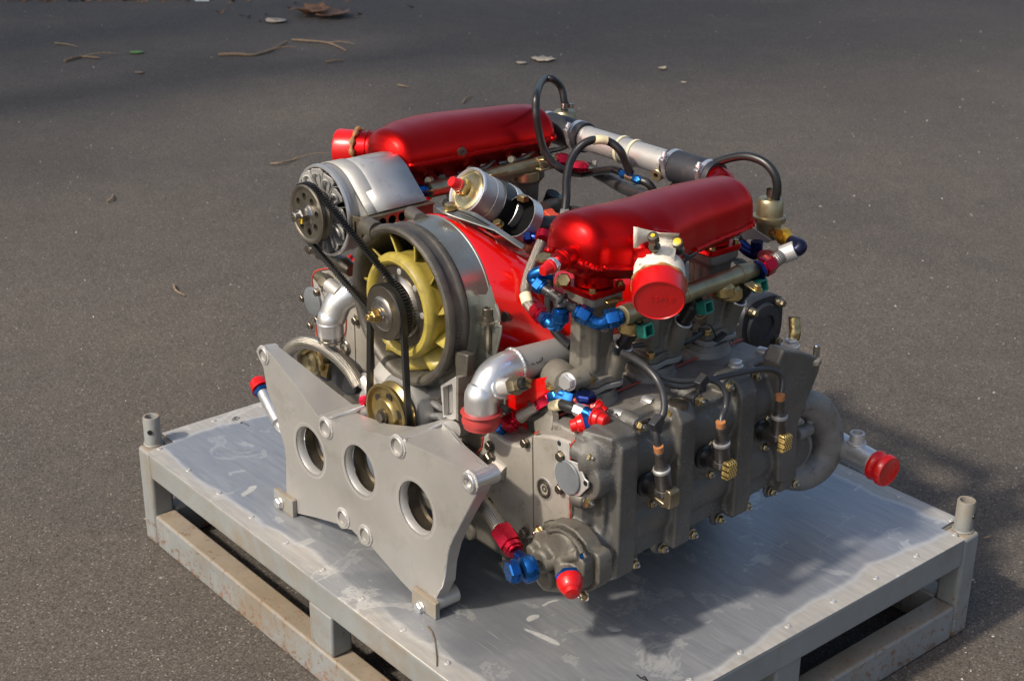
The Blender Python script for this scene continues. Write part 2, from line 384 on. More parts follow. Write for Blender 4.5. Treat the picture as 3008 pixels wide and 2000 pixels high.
def circ(c, ax, r, n=24, ph=0):
    c = V(c); ax, u, w_ = frame_of(ax); return [c+(u*math.cos(2*math.pi*k/n+ph)+w_*math.sin(2*math.pi*k/n+ph))*r for k in range(n)]
def holed(outer, holes, vec, mi=0):
    """flat plate with holes: outer and holes are lists of 3D points in one plane, vec the thickness"""
    g = G(); loops = [outer]+holes
    tri = tessellate_polygon([[V(p) for p in l] for l in loops]); allp = [V(p) for l in loops for p in l]; n = len(allp)
    vec = V(vec)
    g.add(allp+[p+vec for p in allp], [list(t) for t in tri]+[[t[0]+n, t[2]+n, t[1]+n] for t in tri], mi)
    o = 0; fs = []
    for l in loops:
        m = len(l)
        for i in range(m): fs.append([o+i, o+(i+1) % m, n+o+(i+1) % m, n+o+i])
        o += m
    for f in fs: g.f.append(f); g.mi.append(mi)
    return g
# small shared hardware
g = G(); lathe(g, (0, 0, 0), (0, 0, 1), [(0, .0098), (.0012, .0098), (.0018, .0082)], 18, 1); hexp(g, (0, 0, .0012), (0, 0, 1), .0078, .0075, 0)
lathe(g, (0, 0, .008), (0, 0, 1), [(0, .0048), (.0014, .0050), (.0022, .0036), (.0023, .0036)], 12, 1); lathe(g, (0, 0, .008), (0, 0, 1), [(0, .0032), (.0055, .0032), (.0062, .0024)], 10, 1)
P_NUT = proto('nut', g, [m_gold, m_steel])
g = G(); lathe(g, (0, 0, 0), (0, 0, 1), [(0, .0085), (.001, .0085)], 18, 0); hexp(g, (0, 0, .001), (0, 0, 1), .0072, .0062, 0)
P_BOLT = proto('bolt', g, [m_darksteel])
g = G(); lathe(g, (0, 0, 0), (0, 0, 1), [(0, .0095), (.001, .0095)], 18, 0); hexp(g, (0, 0, .001), (0, 0, 1), .0075, .007, 0)
P_GBOLT = proto('bolt', g, [m_gold])
g = G(); lathe(g, (0, 0, 0), (0, 0, 1), [(0, .0155), (.0022, .0155), (.0025, .014)], 22, 0); hexp(g, (0, 0, .002), (0, 0, 1), .0135, .0105, 0)
lathe(g, (0, 0, .0105), (0, 0, 1), [(0, .006), (.001, .0055)], 14, 0)
P_BIGNUT = proto('bolt', g, [m_shiny])
g = G(); lathe(g, (0, 0, 0), (0, 0, 1), [(0, .0058), (.0009, .0054), (.0019, .0036), (.0022, .0018), (.0016, .0014), (.0014, .0003)], 14, 0)
P_RIVET = proto('rivet', g, [m_alu])
def seglerp(a, b, t): return V(a)*(1-t)+V(b)*t
def fitting(name, a, b, r, mat, parent, hexlen=.45, small=.72, label=None):
    """hose-end: hex body then a turned collar, from a to b"""
    a, b = V(a), V(b); L = (b-a).length; ax = (b-a)/L; g = G()
    lathe(g, a, ax, [(0, r*small), (L*.08, r*small), (L*.1, r*.9), (L*.24, r*.9), (L*.26, r*.8), (L*.32, r*.8)], 20)
    hexp(g, a+ax*L*.30, ax, r*1.08, L*hexlen*1.2)
    lathe(g, a+ax*L*.80, ax, [(0, r*.88), (L*.12, r*.86), (L*.2, r*.7)], 20)
    return ob(name, g, mat, parent, label=label)
# ================================================================== setting
g = G(); n = 1
g.add([(-60, -60, 0), (60, -60, 0), (60, 60, 0), (-60, 60, 0)], [[0, 1, 2, 3]])
gr = ob('ground', g, m_asphalt, kind='structure')

# ================================================================== transport pallet
pal = empty('transport_pallet', (.62, .5, 0), 'low grey steel transport frame with aluminium deck carrying the engine', 'pallet')
bpy.context.view_layer.update()
ZT = .2075
def tubebar(name, x0, x1, y0, y1, z0, z1, bev=.005):
    g = G(); bx(g, x0, x1, y0, y1, z0, z1); return ob(name, g, m_frame, pal, bevel=bev, segs=3)
W = .046; LX, LY = 1.254, 1.006
for y0 in (0, LY-W):
    tubebar('top_rail', W+.001, LX-W-.001, y0, y0+W, .153, ZT)
    tubebar('bottom_rail', W+.001, LX-W-.001, y0+.0006, y0+W-.0006, .001, .070)
for x0 in (0, LX-W):
    tubebar('top_rail', x0, x0+W, W+.001, LY-W-.001, .153, ZT)
    tubebar('bottom_rail', x0+.0006, x0+W-.0006, W+.001, LY-W-.001, .001, .070)
for x0 in (0, LX-W):
    for y0 in (0, LY-W): tubebar('leg', x0, x0+W, y0, y0+W, 0, ZT, .007)
for y0 in (.002, LY-W-.002): tubebar('leg', .608, .677, y0, y0+W-.004, .0705, .1525)
for x0 in (.002, LX-W-.002): tubebar('leg', x0, x0+W-.004, .468, .531, .0705, .1525)
tubebar('cross_member', .62, .67, W+.002, LY-W-.002, .155, ZT-.001)
tubebar('cross_member', W+.002, LX-W-.002, .475, .52, .0012, .069)
# posts (hollow tube stubs with a cross hole)
for (x, y) in ((.012, .029), (1.229, .988), (1.229, .018), (.012, .988)):
    g = G(); lathe(g, (x, y, ZT), (0, 0, 1), [(0, .0165), (.058, .0165), (.060, .0155), (.060, .0122), (.058, .0115), (.004, .0115), (.004, .0001)], 32, cap=False)
    po = ob('locating_post', g, m_frame, pal)
    g = G(); hx = (.66, -.75, 0) if x > 1 else (.75, -.66, 0); hx = V(hx)
    if x > 1: hx = V((.98, .2, 0))
    lathe(g, V((x, y, ZT+.032))+hx.normalized()*.0158, hx, [(0, .0052), (.0016, .0052)], 14); ob('cross_hole', g, m_black, po)
    g = G(); tube(g, circ((x, y, ZT+.0015), (0, 0, 1), 0.0172, 20)+[V((x+.0172, y, ZT+.0015))], .0024, 6, 1); ob('weld', g, m_frame, po)
# deck sheet, notched at the visible posts
def deck():
    x0, x1, y0, y1 = -.013, 1.256, -.003, 1.012
    pts = [(x0, .062), (.038, .060), (.040, .02), (.044, y0), (x1, y0), (x1, .955), (1.205, .957), (1.203, y1), (x0, y1)]
    g = G(); prism(g, [V((a, b, .2085)) for a, b in pts], (0, 0, .0025)); return g
ob('deck_sheet', deck(), m_deck, pal, bevel=.0006, segs=1)
RZ = .2111
for i in range(11):
    place(P_RIVET, 'rivet', (.047+.115*i, .0245, RZ), parent=pal); place(P_RIVET, 'rivet', (.05+.115*i, .994, RZ), parent=pal)
for i in range(8):
    place(P_RIVET, 'rivet', (1.2335, .956-.1128*i, RZ), parent=pal)
    if i < 7: place(P_RIVET, 'rivet', (.004, .169+.1128*i, RZ), parent=pal)
place(P_RIVET, 'rivet', (.004, .075, RZ), parent=pal)
# hand lettering on the deck in black marker: R and an arrow, and a mark by the near edge
def stroke(g, pts, r=.0011, z=.2112):
    P = [A(*p, z=z) for p in pts]
    for a in range(len(P)-1):
        d = (P[a+1]-P[a]); L = d.length
        if L < 1e-6: continue
        d /= L; s = V((-d.y, d.x, 0))*r
        zz = V((0, 0, .0001*(a % 3)))
        g.add([P[a]-s-d*r*.6+zz, P[a+1]-s+d*r*.6+zz, P[a+1]+s+d*r*.6+zz, P[a]+s-d*r*.6+zz], [[0, 1, 2, 3]])
g = G()
stroke(g, [('f', 664, 232), ('f', 676, 219), ('f', 692, 214)]); stroke(g, [('f', 686, 216), ('f', 672, 236)])
stroke(g, [('f', 676, 219), ('f', 702, 219), ('f', 703, 223), ('f', 690, 227), ('f', 676, 229)]); stroke(g, [('f', 682, 228), ('f', 691, 234)])
stroke(g, [('f', 728, 238), ('f', 712, 242), ('f', 708, 247), ('f', 716, 249)]); stroke(g, [('f', 709, 245), ('f', 730, 249), ('f', 752, 262)])
ob('hand_lettering', g, m_ink, pal, fixn=False)
g = G(); stroke(g, [('u', 1362, 1518), ('u', 1395, 1545), ('u', 1440, 1560), ('u', 1455, 1590)], .0016); stroke(g, [('u', 1395, 1545), ('u', 1420, 1530), ('u', 1450, 1575)], .0014)
ob('hand_lettering', g, m_ink, pal, fixn=False)

m_residue = M('dried_residue', (.42, .42, .405), .3, .6, (.34, .345, .34), 60)
def patch(pts, name='dried_residue'):
    P = spline([A(*p, z=.2112) for p in pts], 5)[:-1]; g = G(); g.add(P, [list(range(len(P)))]); ob(name, g, m_residue, pal, fixn=False)
patch([('u', 500, 1160), ('u', 560, 1180), ('u', 660, 1215), ('u', 740, 1255), ('u', 772, 1285), ('u', 740, 1290), ('u', 650, 1250), ('u', 560, 1205), ('u', 500, 1175), ('u', 500, 1160)])
patch([('u', 510, 1090), ('u', 540, 1065), ('u', 600, 1055), ('u', 612, 1072), ('u', 580, 1092), ('u', 530, 1110), ('u', 510, 1090)])
patch([('u', 1130, 1150), ('u', 1180, 1158), ('u', 1245, 1165), ('u', 1220, 1185), ('u', 1160, 1185), ('u', 1130, 1150)])
patch([('u', 630, 985), ('u', 670, 960), ('u', 740, 940), ('u', 760, 950), ('u', 700, 965), ('u', 650, 992), ('u', 630, 985)])
patch([('f', 708, 610), ('f', 740, 590), ('f', 755, 572), ('f', 790, 568), ('f', 780, 590), ('f', 745, 612), ('f', 720, 625), ('f', 708, 610)])

# ================================================================== engine
eng = empty('racing_engine', (.655, .45, .21), 'flat six racing engine with red intake plenums and yellow cooling fan on the deck', 'engine')
bpy.context.view_layer.update()
XC = .656

# ---- front mounting plate ------------------------------------------------
YB = .090
def F_(k, X, Y): return A(k, X, Y, y=YB)
bp = [  # outline with return-flange depth
 (('c', 118, 745), .020), (('c', 128, 715), .020), (('c', 160, 712), .022), (('c', 200, 745), .024), (('c', 300, 872), .038), (('c', 420, 1030), .055), (('c', 520, 1168), .072),
 (('c', 560, 1182), .090), (('c', 610, 1200), .050), (('c', 700, 1226), .046), (('c', 850, 1266), .040), (('c', 985, 1300), .052),
 (('c', 1030, 1304), .095), (('c', 1085, 1335), .088), (('r', 600, 1125), .075), (('r', 900, 1270), .055), (('r', 1200, 1415), .042), (('r', 1335, 1478), .036), (('r', 1400, 1510), .034),
 (('d', 172, 885), .030), (('d', 175, 920), .030), (('d', 168, 960), .028), (('d', 130, 1040), .024), (('d', 80, 1130), .024), (('d', 35, 1235), .024), (('d', 12, 1330), .024), (('d', 5, 1420), .024), (('f', 1698, 1165), .024),
 (('f', 1640, 1140), .022), (('f', 1585, 1112), .022), (('f', 1525, 1050), .020), (('f', 1450, 962), .020), (('f', 1372, 872), .020), (('f', 1355, 878), .020), (('f', 1325, 862), .020), (('f', 1303, 820), .020), (('f', 1278, 793), .020), (('f', 1250, 788), .020),
 (('f', 1225, 788), .020), (('f', 1203, 762), .020), (('f', 1100, 732), .020), (('f', 975, 703), .020), (('f', 946, 690), .020),
 (('f', 942, 560), .020), (('f', 941, 440), .020), (('f', 933, 365), .020), (('f', 912, 300), .020), (('f', 893, 210), .020), (('c', 190, 1000), .020), (('c', 165, 850), .020)]
front = [F_(*p) for p, d in bp]; dep = [d for p, d in bp]
for i, p in enumerate(front): p.y = YB
holesP = [circ((.495, YB, .365), (0, 1, 0), .044, 36), circ((.647, YB, .389), (0, 1, 0), .0445, 36), circ((.803, YB, .386), (0, 1, 0), .0455, 36)]
g = G(); loops = [front]+holesP; g.add([p for l in loops for p in l], [list(t_) for t_ in tessellate_polygon(loops)])
nb = len(front)
for i in range(nb):       # folded return flange
    j = (i+1) % nb; a, b = front[i], front[j]; da, db = V((0, dep[i], 0)), V((0, dep[j], 0))
    g.add([a, b, b+db, a+da], [[0, 1, 2, 3]])
plate = ob('mounting_plate', g, m_plate, eng, ang=1, merge=.0002)
for p_ in plate.data.polygons: p_.use_smooth = False
m = plate.modifiers.new('b', 'BEVEL'); m.width = .0075; m.segments = 6; m.limit_method = 'ANGLE'; m.angle_limit = math.radians(40); 
m = plate.modifiers.new('s', 'SOLIDIFY'); m.thickness = .0035; m.offset = -1
for hc, r in (((.495, .365), .044), ((.647, .389), .0445), ((.803, .386), .0455)):
    g = G(); lathe(g, (hc[0], YB-.001, hc[1]), (0, 1, 0), [(.0012, r+.009), (.0006, r+.005), (.0018, r+.001), (.006, r-.002), (.016, r-.0025)], 48, cap=False)
    ob('hole_lip', g, m_alu, plate, fixn=False)
    g = G(); lathe(g, (hc[0], YB+.0165, hc[1]), (0, 1, 0), [(0, r-.0028), (.003, r+.001), (.022, r+.002), (.024, r-.004), (.026, r-.004)], 48, cap=False); ob('hole_sleeve', g, m_darksteel, plate, fixn=False)
# welded bosses
for (k, X, Y), r0, r1, y0, y1 in ((('c', 156, 770), .0108, .0145, .0862, .116), (('f', 1138, 275), .0135, .0172, .0855, .215), (('f', 1505, 369), .0135, .0172, .0855, .215), (('d', 135, 901), .0085, .0150, .083, .135),
                        (('f', 1225, 735), .0125, .0160, .0862, .115), (('f', 1340, 823), .0125, .0160, .0862, .115)):
    c = A(k, X, Y, y=.086); g = G()
    lathe(g, (c.x, y0, c.z), (0, 1, 0), [(0, r0), (-.0006, r0+.001), (-.0006, r1-.001), (.0008, r1), (y1-y0, r1), (y1-y0, r0), (.001, r0)], 36, cap=False)
    b_ = ob('welded_boss', g, m_shiny if r1 < .0156 and k == 'd' else m_alu, plate, fixn=False)
    g = G(); P = []
    for q in range(41):
        a = 2*math.pi*q/40; rr = r1+.0012; P.append(V((c.x+rr*math.cos(a), YB-.0005, c.z+rr*math.sin(a))))
    tube(g, P, lambda t: .0021+.0003*math.sin(t*230), 8, 3); ob('weld_bead', g, m_alu, plate)
# weld beads along the seams
def weld(pts, r=.0022, parent=None, mat=None, n=10):
    P = spline([V(p) for p in pts], n); Q = []
    for i, p in enumerate(P): Q.append(p+V((random.uniform(-1, 1), random.uniform(-1, 1), random.uniform(-1, 1)))*r*.12)
    g = G(); tube(g, Q, [r*(1+.14*math.sin(i*2.2)) for i in range(len(Q))], 8, 1); return ob('weld_bead', g, mat or m_shiny, parent)
for a, b in ((('c', 560, 1180), .165), (('c', 1030, 1300), .17)):
    pass
weld([F_('c', 1090, 1330)+V((0, .001, 0)), A('r', 620, 985, y=.125), A('r', 960, 800, y=.168)], .0026, plate)
weld([F_('c', 595, 1195)+V((0, .001, 0)), A('c', 700, 1150, y=.120), A('c', 830, 1100, y=.150)], .0016, plate)
weld([A('r', 1000, 800, y=.168), A('r', 1120, 960, y=.155), A('r', 1330, 1210, y=.135), A('r', 1530, 1400, y=.118)], .0018, plate)
weld([A('r', 1350, 1500, y=.088), A('r', 1420, 1490, y=.1), A('r', 1500, 1500, y=.112), A('r', 1600, 1470, y=.125)], .0035, plate)
weld([A('d', 172, 960, y=.091), A('d', 80, 1135, y=.091), A('d', 33, 1240, y=.091), A('d', 4, 1420, y=.091), A('f', 1700, 1120, y=.091)], .0016, plate)
# feet
for (p0, p1, hexp_) in (((('f', 877, 590), ('f', 972, 640)), None, ('f', 912, 655)), ((('f', 1583, 1103), ('f', 1705, 1160)), None, ('f', 1632, 1190))):
    a = A(*p0[0], y=.0805); b = A(*p0[1], y=.0805); g = G()
    ztop = (a.z+b.z)/2
    bx(g, a.x, b.x, .0805, .0895, .2112, ztop); ft = ob('foot', g, m_frame, eng, bevel=.001)
    c = A(*hexp_, y=.0805); place(P_BIGNUT, 'bolt', (c.x, .0803, c.z+.001), (0, -1, 0), ft, .72)
    g = G(); lathe(g, (b.x-.02, .0895, .232), (0, 1, 0), [(0, .016), (.045, .016), (.046, .014)], 24); ob('spacer_tube', g, m_alu, ft)

# ---- crankcase and front case -------------------------------------------
g = G(); bx(g, .50, .82, .235, .84, .33, .55); bx(g, .53, .79, .225, .80, .27, .36); lathe(g, (XC, .19, .478), (0, 1, 0), [(0, .045), (.02, .060), (.06, .062)], 32)
bx(g, .50, .80, .228, .26, .36, .56)
cc = ob('crankcase', g, m_chain, eng, remesh=.004, smooth=5)
g = G()
for z0 in (.30, .34, .38): bx(g, .56, .76, .215, .235, z0, z0+.006)
lathe(g, (XC, .165, .478), (0, 1, 0), [(0, .040), (.004, .058), (.012, .062), (.03, .062)], 40); ob('crank_seal_cover', g, m_dullalu, cc)
# light casting with webs behind the belts
g = G(); prism(g, [A('r', x, y, y=.215) for x, y in ((130, 40), (240, 0), (460, 200), (640, 270), (600, 420), (300, 440), (130, 330))], (0, .02, 0))
prism(g, [A('p', x, y, y=.21) for x, y in ((660, 1140), (740, 1100), (830, 960), (990, 1060), (1060, 1260), (1000, 1330), (840, 1300), (760, 1400), (700, 1250))], (0, .03, 0))
ob('front_case_web', g, m_alu, eng, bevel=.003)
g = G(); c = A('r', 690, 430, y=.19); bx(G(), 0, 1, 0, 1, 0, 1); lathe(g, c, (0, -1, 0), [(-.03, .016), (0, .0155), (.004, .0145), (.005, .006), (.003, .001)], 24); ob('case_boss', g, m_shiny, cc)
# fan housing support with window, right of the crank pulley
g = G(); pts = [A('r', x, y, y=.172) for x, y in ((948, 262), (1150, 135), (1170, 130), (1172, 740), (1120, 760), (985, 735))]
hole = [A('r', x, y, y=.172) for x, y in ((980, 285), (1105, 235), (1120, 280), (1125, 640), (1080, 690), (990, 700))]
g = holed(pts, [hole[::-1]], (0, .012, 0)); sp_ = ob('fan_support', g, m_alu, eng, bevel=.0015, fixn=True)
g = G(); prism(g, [A('r', x, y, y=.184) for x, y in ((975, 280), (1120, 235), (1128, 640), (990, 705))], (0, .006, 0)); ob('recess_web', g, m_dullalu, sp_)
g = G(); a = A('r', 1172, 133, y=.172); b = A('r', 1172, 745, y=.172); prism(g, [a, V((a.x, .245, a.z)), V((b.x, .245, b.z)), b], (.006, 0, 0)); ob('side_web', g, m_stack, sp_)
g = G(); tube(g, [A('r', 790, 690, y=.20), A('r', 960, 700, y=.18)], .006, 8, 1); tube(g, [A('r', 770, 460, y=.20), A('r', 960, 580, y=.182)], .005, 8, 1); ob('rib', g, m_shiny, sp_)
g = G(); tube(g, [A('r', 1100, 900, y=.17), A('r', 1230, 840, y=.20)], .017, 20, 1); ob('spacer_tube', g, m_dullalu, sp_)
m_bronze2 = M('dull_gold_pulley', (.36, .27, .11), .85, .34, (.27, .20, .08), 30)
# crank pulley
CP = V((XC, .140, .478))
g = G(); lathe(g, CP+V((0, -.004, 0)), (0, 1, 0), [(0, .0115), (.0, .028), (.002, .030), (.008, .032), (.010, .040), (.010, .0475), (.002, .050), (.002, .0535), (.005, .0545), (.012, .0475), (.016, .0475), (.023, .0545), (.026, .054), (.026, .02)], 64, cap=False)
cp = ob('crank_pulley', g, m_gold, eng, fixn=False)
cp.data.materials[0] = m_bronze2
for k in range(6):
    a = k*math.pi/3+.35; g = G(); lathe(g, CP+V((.0340*math.cos(a)*.98, .0040, .0340*math.sin(a)*.98)), (0, -1, 0), [(0, .0078), (.0012, .0080)], 16); 
    ob('pulley_hole', g, m_black, cp)
g = G(); lathe(g, CP+V((0, -.005, 0)), (0, -1, 0), [(0, .013), (.003, .013)], 24); hexp(g, CP+V((0, -.007, 0)), (0, -1, 0), .0095, .008); ob('centre_bolt', g, m_darksteel, cp)

# ---- cooling fan ---------------------------------------------------------
FC = V((XC+.002, 0, .665))
def fl(name, prof, mat, par, y0=0, seg=72, cap=False):
    g = G(); lathe(g, V((FC.x, y0, FC.z)), (0, 1, 0), prof, seg, cap=cap); return ob(name, g, mat, par, fixn=False)
house = fl('fan_housing', [(.27, .112), (.20, .1160), (.180, .1172), (.1735, .1195), (.170, .1235), (.1690, .1280), (.1712, .1325), (.1765, .1348), (.182, .1338), (.185, .1305), (.189, .1290), (.198, .1290), (.2005, .1302), (.2030, .1318), (.2085, .1320), (.211, .1305), (.2135, .1285), (.220, .1275), (.27, .1275)], m_fanhouse, eng, seg=96)
# raised casting text on the rim reduced to lozenges of relief (unreadable in the photograph)
def rimpad(a0, a1, y0, y1, r0, r1, mat, name, par):
    g = G(); vs = []; fs = []; n = max(2, int(abs(a1-a0)/.04))
    for i in range(n+1):
        a = a0+(a1-a0)*i/n
        for (yy, rr) in ((y0, r0), (y0, r1), (y1, r1), (y1, r0)): vs.append((FC.x+rr*math.cos(a), yy, FC.z+rr*math.sin(a)))
    for i in range(n):
        for k in range(4): fs.append([i*4+k, i*4+(k+1) % 4, (i+1)*4+(k+1) % 4, (i+1)*4+k])
    fs += [[0, 1, 2, 3], [n*4+3, n*4+2, n*4+1, n*4]]
    g.add(vs, fs); return ob(name, g, mat, par, bevel=.0008, segs=1)
for i in range(13):
    a = -.05-.05*i-(.03 if i > 2 else 0)-(.03 if i > 6 else 0); rimpad(a, a-.026, .1885, .1965, .1285, .1302, m_fanhouse, 'casting_mark', house)
# lugs at the upper left of the ring
g = G(); a_ = math.radians(124)
tube(g, [V((FC.x+.128*math.cos(a_), .182, FC.z+.128*math.sin(a_))), A('o', 200, 165, y=.186)], [.015, .0155], 18, 1); tube(g, [V((FC.x+.128*math.cos(1.75), .235, FC.z+.128*math.sin(1.75))), A('o', 545, 70, y=.262)], .0125, 18, 1)
ob('mounting_lug', g, m_fanhouse, house, remesh=0)
# lower leg of the housing
g = G(); rimb = [A('o', x, y, y=.185) for x, y in ((875, 1130), (975, 1160), (965, 1330), (885, 1345))]; prism(g, rimb, (0, .016, 0)); ob('housing_leg', g, m_fanhouse, house, bevel=.002)
# galvanised strap
strap = fl('clamp_strap', [(.214, .1283), (.214, .1293), (.256, .1318), (.256, .1308)], m_galv, eng, seg=96)
fl('strap_edge', [(.2555, .1306), (.257, .1330), (.2595, .1330), (.261, .1306)], m_galv, strap, seg=96)
# strap lugs and bolt at the right
LUG = V((FC.x+.140, .268, FC.z-.02))
g = G()
pts = [A('o', x, y, y=.238) for x, y in ((965, 690), (1000, 760), (1050, 880), (1065, 935), (1110, 950), (1165, 945), (1215, 910), (1222, 860), (1190, 760), (1150, 620), (1120, 700))]
prism(g, pts, (.002, -.001, .0)); 
lg = ob('strap_lug', g, m_galv, strap, solid=.0022, bevel=0)
g = G(); pts = [A('o', x, y, y=.238) for x, y in ((1062, 965), (1110, 950), (1165, 948), (1215, 932), (1235, 945), (1225, 1010), (1180, 1215), (1165, 1260), (970, 1370), (965, 1330), (985, 1180), (1050, 1000))]
prism(g, pts, (.002, -.001, 0)); ob('strap_lug', g, m_galv, strap, solid=.0022)
for pl in (((965, 690), (1050, 880), (1068, 932), (1120, 948), (1170, 942), (1214, 912), (1222, 860), (1192, 765)), ((985, 1180), (1050, 1000), (1066, 962), (1110, 952), (1215, 934), (1234, 948), (1222, 1020), (1178, 1215))):
    g = G(); tube(g, [A('o', x, y, y=.237) for x, y in pl], .0022, 8, 6); ob('folded_edge', g, m_galv, lg)
c = A('o', 1128, 895, y=.232); g = G(); lathe(g, c, (0, 0, 1), [(-.004, .014), (0, .0135), (.001, .011), (.008, .0105), (.0085, .008)], 20); lathe(g, c, (0, 0, 1), [(.008, .0085), (.021, .0085), (.022, .0075), (.022, .004), (.018, .0035)], 18, cap=False); lathe(g, c, (0, 0, -1), [(0, .006), (.05, .006)], 10)
ob('socket_screw', g, m_darksteel, lg)
# impeller
def torus(g, c, ax, R, r, s1=64, s2=16, sy=1.0):
    ax, u, w_ = frame_of(ax); vs, fs = [], []; c = V(c)
    for i in range(s1):
        a = 2*math.pi*i/s1; d = u*math.cos(a)+w_*math.sin(a)
        for k in range(s2):
            b = 2*math.pi*k/s2; vs.append(c+d*(R+r*math.cos(b))+ax*(r*math.sin(b)*sy))
    for i in range(s1):
        for k in range(s2): fs.append([i*s2+k, ((i+1) % s1)*s2+k, ((i+1) % s1)*s2+(k+1) % s2, i*s2+(k+1) % s2])
    g.add(vs, fs)
g = G(); lathe(g, (FC.x, .168, FC.z), (0, 1, 0), [(.012, .066), (.006, .0675), (-.001, .0715), (-.004, .0765), (-.003, .0825), (.002, .0868), (.009, .0885), (.016, .0870), (.024, .0845), (.07, .083), (.07, .05)], 72, cap=False)
fan = ob('cooling_fan', g, m_yellow, eng, fixn=False)
NBL = 11
g = G(); lathe(g, (FC.x, .255, FC.z), (0, 1, 0), [(0, .01), (0, .1125)], 48, cap=False); ob('shade_disc', g, m_black, fan, fixn=False)  # added black disc, painted shade in the depth behind the blades
for k in range(NBL):
    a0 = 2*math.pi*k/NBL+.30; g = G(); rows = []
    for i in range(6):
        t = i/5; r = .082+(.1150-.082)*t; row = []
        for s_ in range(7):
            u_ = s_/6; ang = a0+.44*(u_-.5)+.10*t; yy = .183+.040*u_+.004*math.sin(u_*3.14)
            row.append((ang, r, yy))
        rows.append(row)
    vs = [(FC.x+r*math.cos(an), yy, FC.z+r*math.sin(an)) for row in rows for an, r, yy in row]
    fs = [[i*7+j, i*7+j+1, (i+1)*7+j+1, (i+1)*7+j] for i in range(5) for j in range(6)]
    g.add(vs, fs); ob('fan_blade', g, m_yellow, fan, solid=.0028, fixn=False)
g = G(); lathe(g, (FC.x, .1735, FC.z), (0, 1, 0), [(0, .040), (0, .067), (.003, .069)], 64, cap=False); disc = ob('hub_plate', g, m_darksteel, fan, fixn=False)
for k in range(8):
    a = 2*math.pi*k/8+.02; c = V((FC.x+.0585*math.cos(a), .1737, FC.z+.0585*math.sin(a))); g = G()
    if k in (3, 7): lathe(g, c, (0, -1, 0), [(-.0005, .0062), (.0008, .0060), (.0008, .0048), (.0001, .0040)], 18); ob('hub_hole', g, m_darksteel, fan)
    else: lathe(g, c, (0, -1, 0), [(0, .0056), (.001, .0052), (.0014, .004)], 16); ob('hub_rivet', g, m_alu, fan)
g = G(); lathe(g, (FC.x, .1735, FC.z), (0, -1, 0), [(0, .0525), (.002, .0525), (.004, .047), (.006, .044)], 64, cap=False); ob('hub_ring', g, m_steel, fan, fixn=False)
# twin-groove fan pulley
PYC = V((FC.x, 0, .6605))
g = G(); lathe(g, (PYC.x, .130, PYC.z), (0, 1, 0), [(.006, .010), (.006, .0245), (.0075, .0285), (.0085, .038), (.0085, .0445), (.011, .0455), (.0145, .0405), (.018, .0405), (.0215, .0455), (.0235, .0455), (.026, .041), (.030, .0405), (.0345, .0455), (.037, .0455), (.040, .04)], 64, cap=False)
fp = ob('fan_pulley', g, m_darksteel, eng, fixn=False)
g = G(); lathe(g, (PYC.x, .137, PYC.z), (0, -1, 0), [(-.002, .0290), (.0005, .0287), (.0025, .0265), (.0035, .0215), (.0060, .0205), (.0068, .0150), (.0095, .0145), (.010, .012)], 48); ob('pulley_dome', g, m_steel, fp)
g = G(); lathe(g, (PYC.x, .127, PYC.z), (0, -1, 0), [(0, .013), (.003, .013)], 24); hexp(g, (PYC.x, .124, PYC.z), (0, -1, 0), .0105, .009, rot=.3); lathe(g, (PYC.x, .115, PYC.z), (0, -1, 0), [(0, .0062), (.006, .0062), (.007, .005), (.0072, .0032), (.005, .003)], 16); ob('shaft_nut', g, m_gold, fp)
# belts
def belt(name, c1, r1, c2, r2, y, w, h, mat, teeth=0):
    d = V((c2[0]-c1[0], c2[1]-c1[1])); L = d.length; th = math.atan2(d.y, d.x); al = math.acos((r1-r2)/L); P = []
    n = 26
    for i in range(n+1):
        a = th+al+(2*math.pi-2*al)*i/n; P.append((c1[0]+r1*math.cos(a), c1[1]+r1*math.sin(a)))
    for i in range(n+1):
        a = th-al+2*al*i/n; P.append((c2[0]+r2*math.cos(a), c2[1]+r2*math.sin(a)))
    # resample evenly
    Q = []; tot = sum(math.dist(P[i], P[(i+1) % len(P)]) for i in range(len(P)))
    m_ = teeth*4 if teeth else 160; st = tot/m_; acc = 0; i = 0; cur = P[0]; tgt = 0; cum = 0
    segs_ = [(P[i], P[(i+1) % len(P)]) for i in range(len(P))]
    for (a, b) in segs_:
        l = math.dist(a, b)
        while tgt <= cum+l+1e-9 and len(Q) < m_:
            t = (tgt-cum)/l if l else 0; Q.append((a[0]+(b[0]-a[0])*t, a[1]+(b[1]-a[1])*t)); tgt += st
        cum += l
    g = G(); vs, fs = [], []; N_ = len(Q); cx = (c1[0]+c2[0])/2
    for i in range(N_):
        a, b = V((*Q[i-1], 0)), V((*Q[(i+1) % N_], 0)); t = (b-a).normalized(); nrm = V((t.y, -t.x, 0))
        inn = h if not teeth or i % 4 < 2 else h*.55
        out = h*.5 if not teeth else (h*.5 if i % 4 < 2 else h*.15)
        q = V((Q[i][0], Q[i][1], 0)); o_ = q+nrm*out; i_ = q-nrm*inn*.6
        for (p, hw) in ((o_, w/2), (i_, w*.34)):
            vs += [(p.x, y-hw, p.y), (p.x, y+hw, p.y)]
    for i in range(N_):
        j = (i+1) % N_
        for a, b in ((0, 1), (1, 3), (3, 2), (2, 0)): fs.append([i*4+a, i*4+b, j*4+b, j*4+a])
    g.add(vs, fs); return ob(name, g, mat, eng, ang=25)
AC = V((.4245, 0, .7645))
belt('drive_belt', (CP.x, CP.z), .0535, (PYC.x, PYC.z), .0445, .1465, .0105, .008, m_black)
belt('toothed_belt', (PYC.x, PYC.z), .0445, (AC.x, AC.z), .0500, .1585, .0105, .0085, m_black, teeth=150)

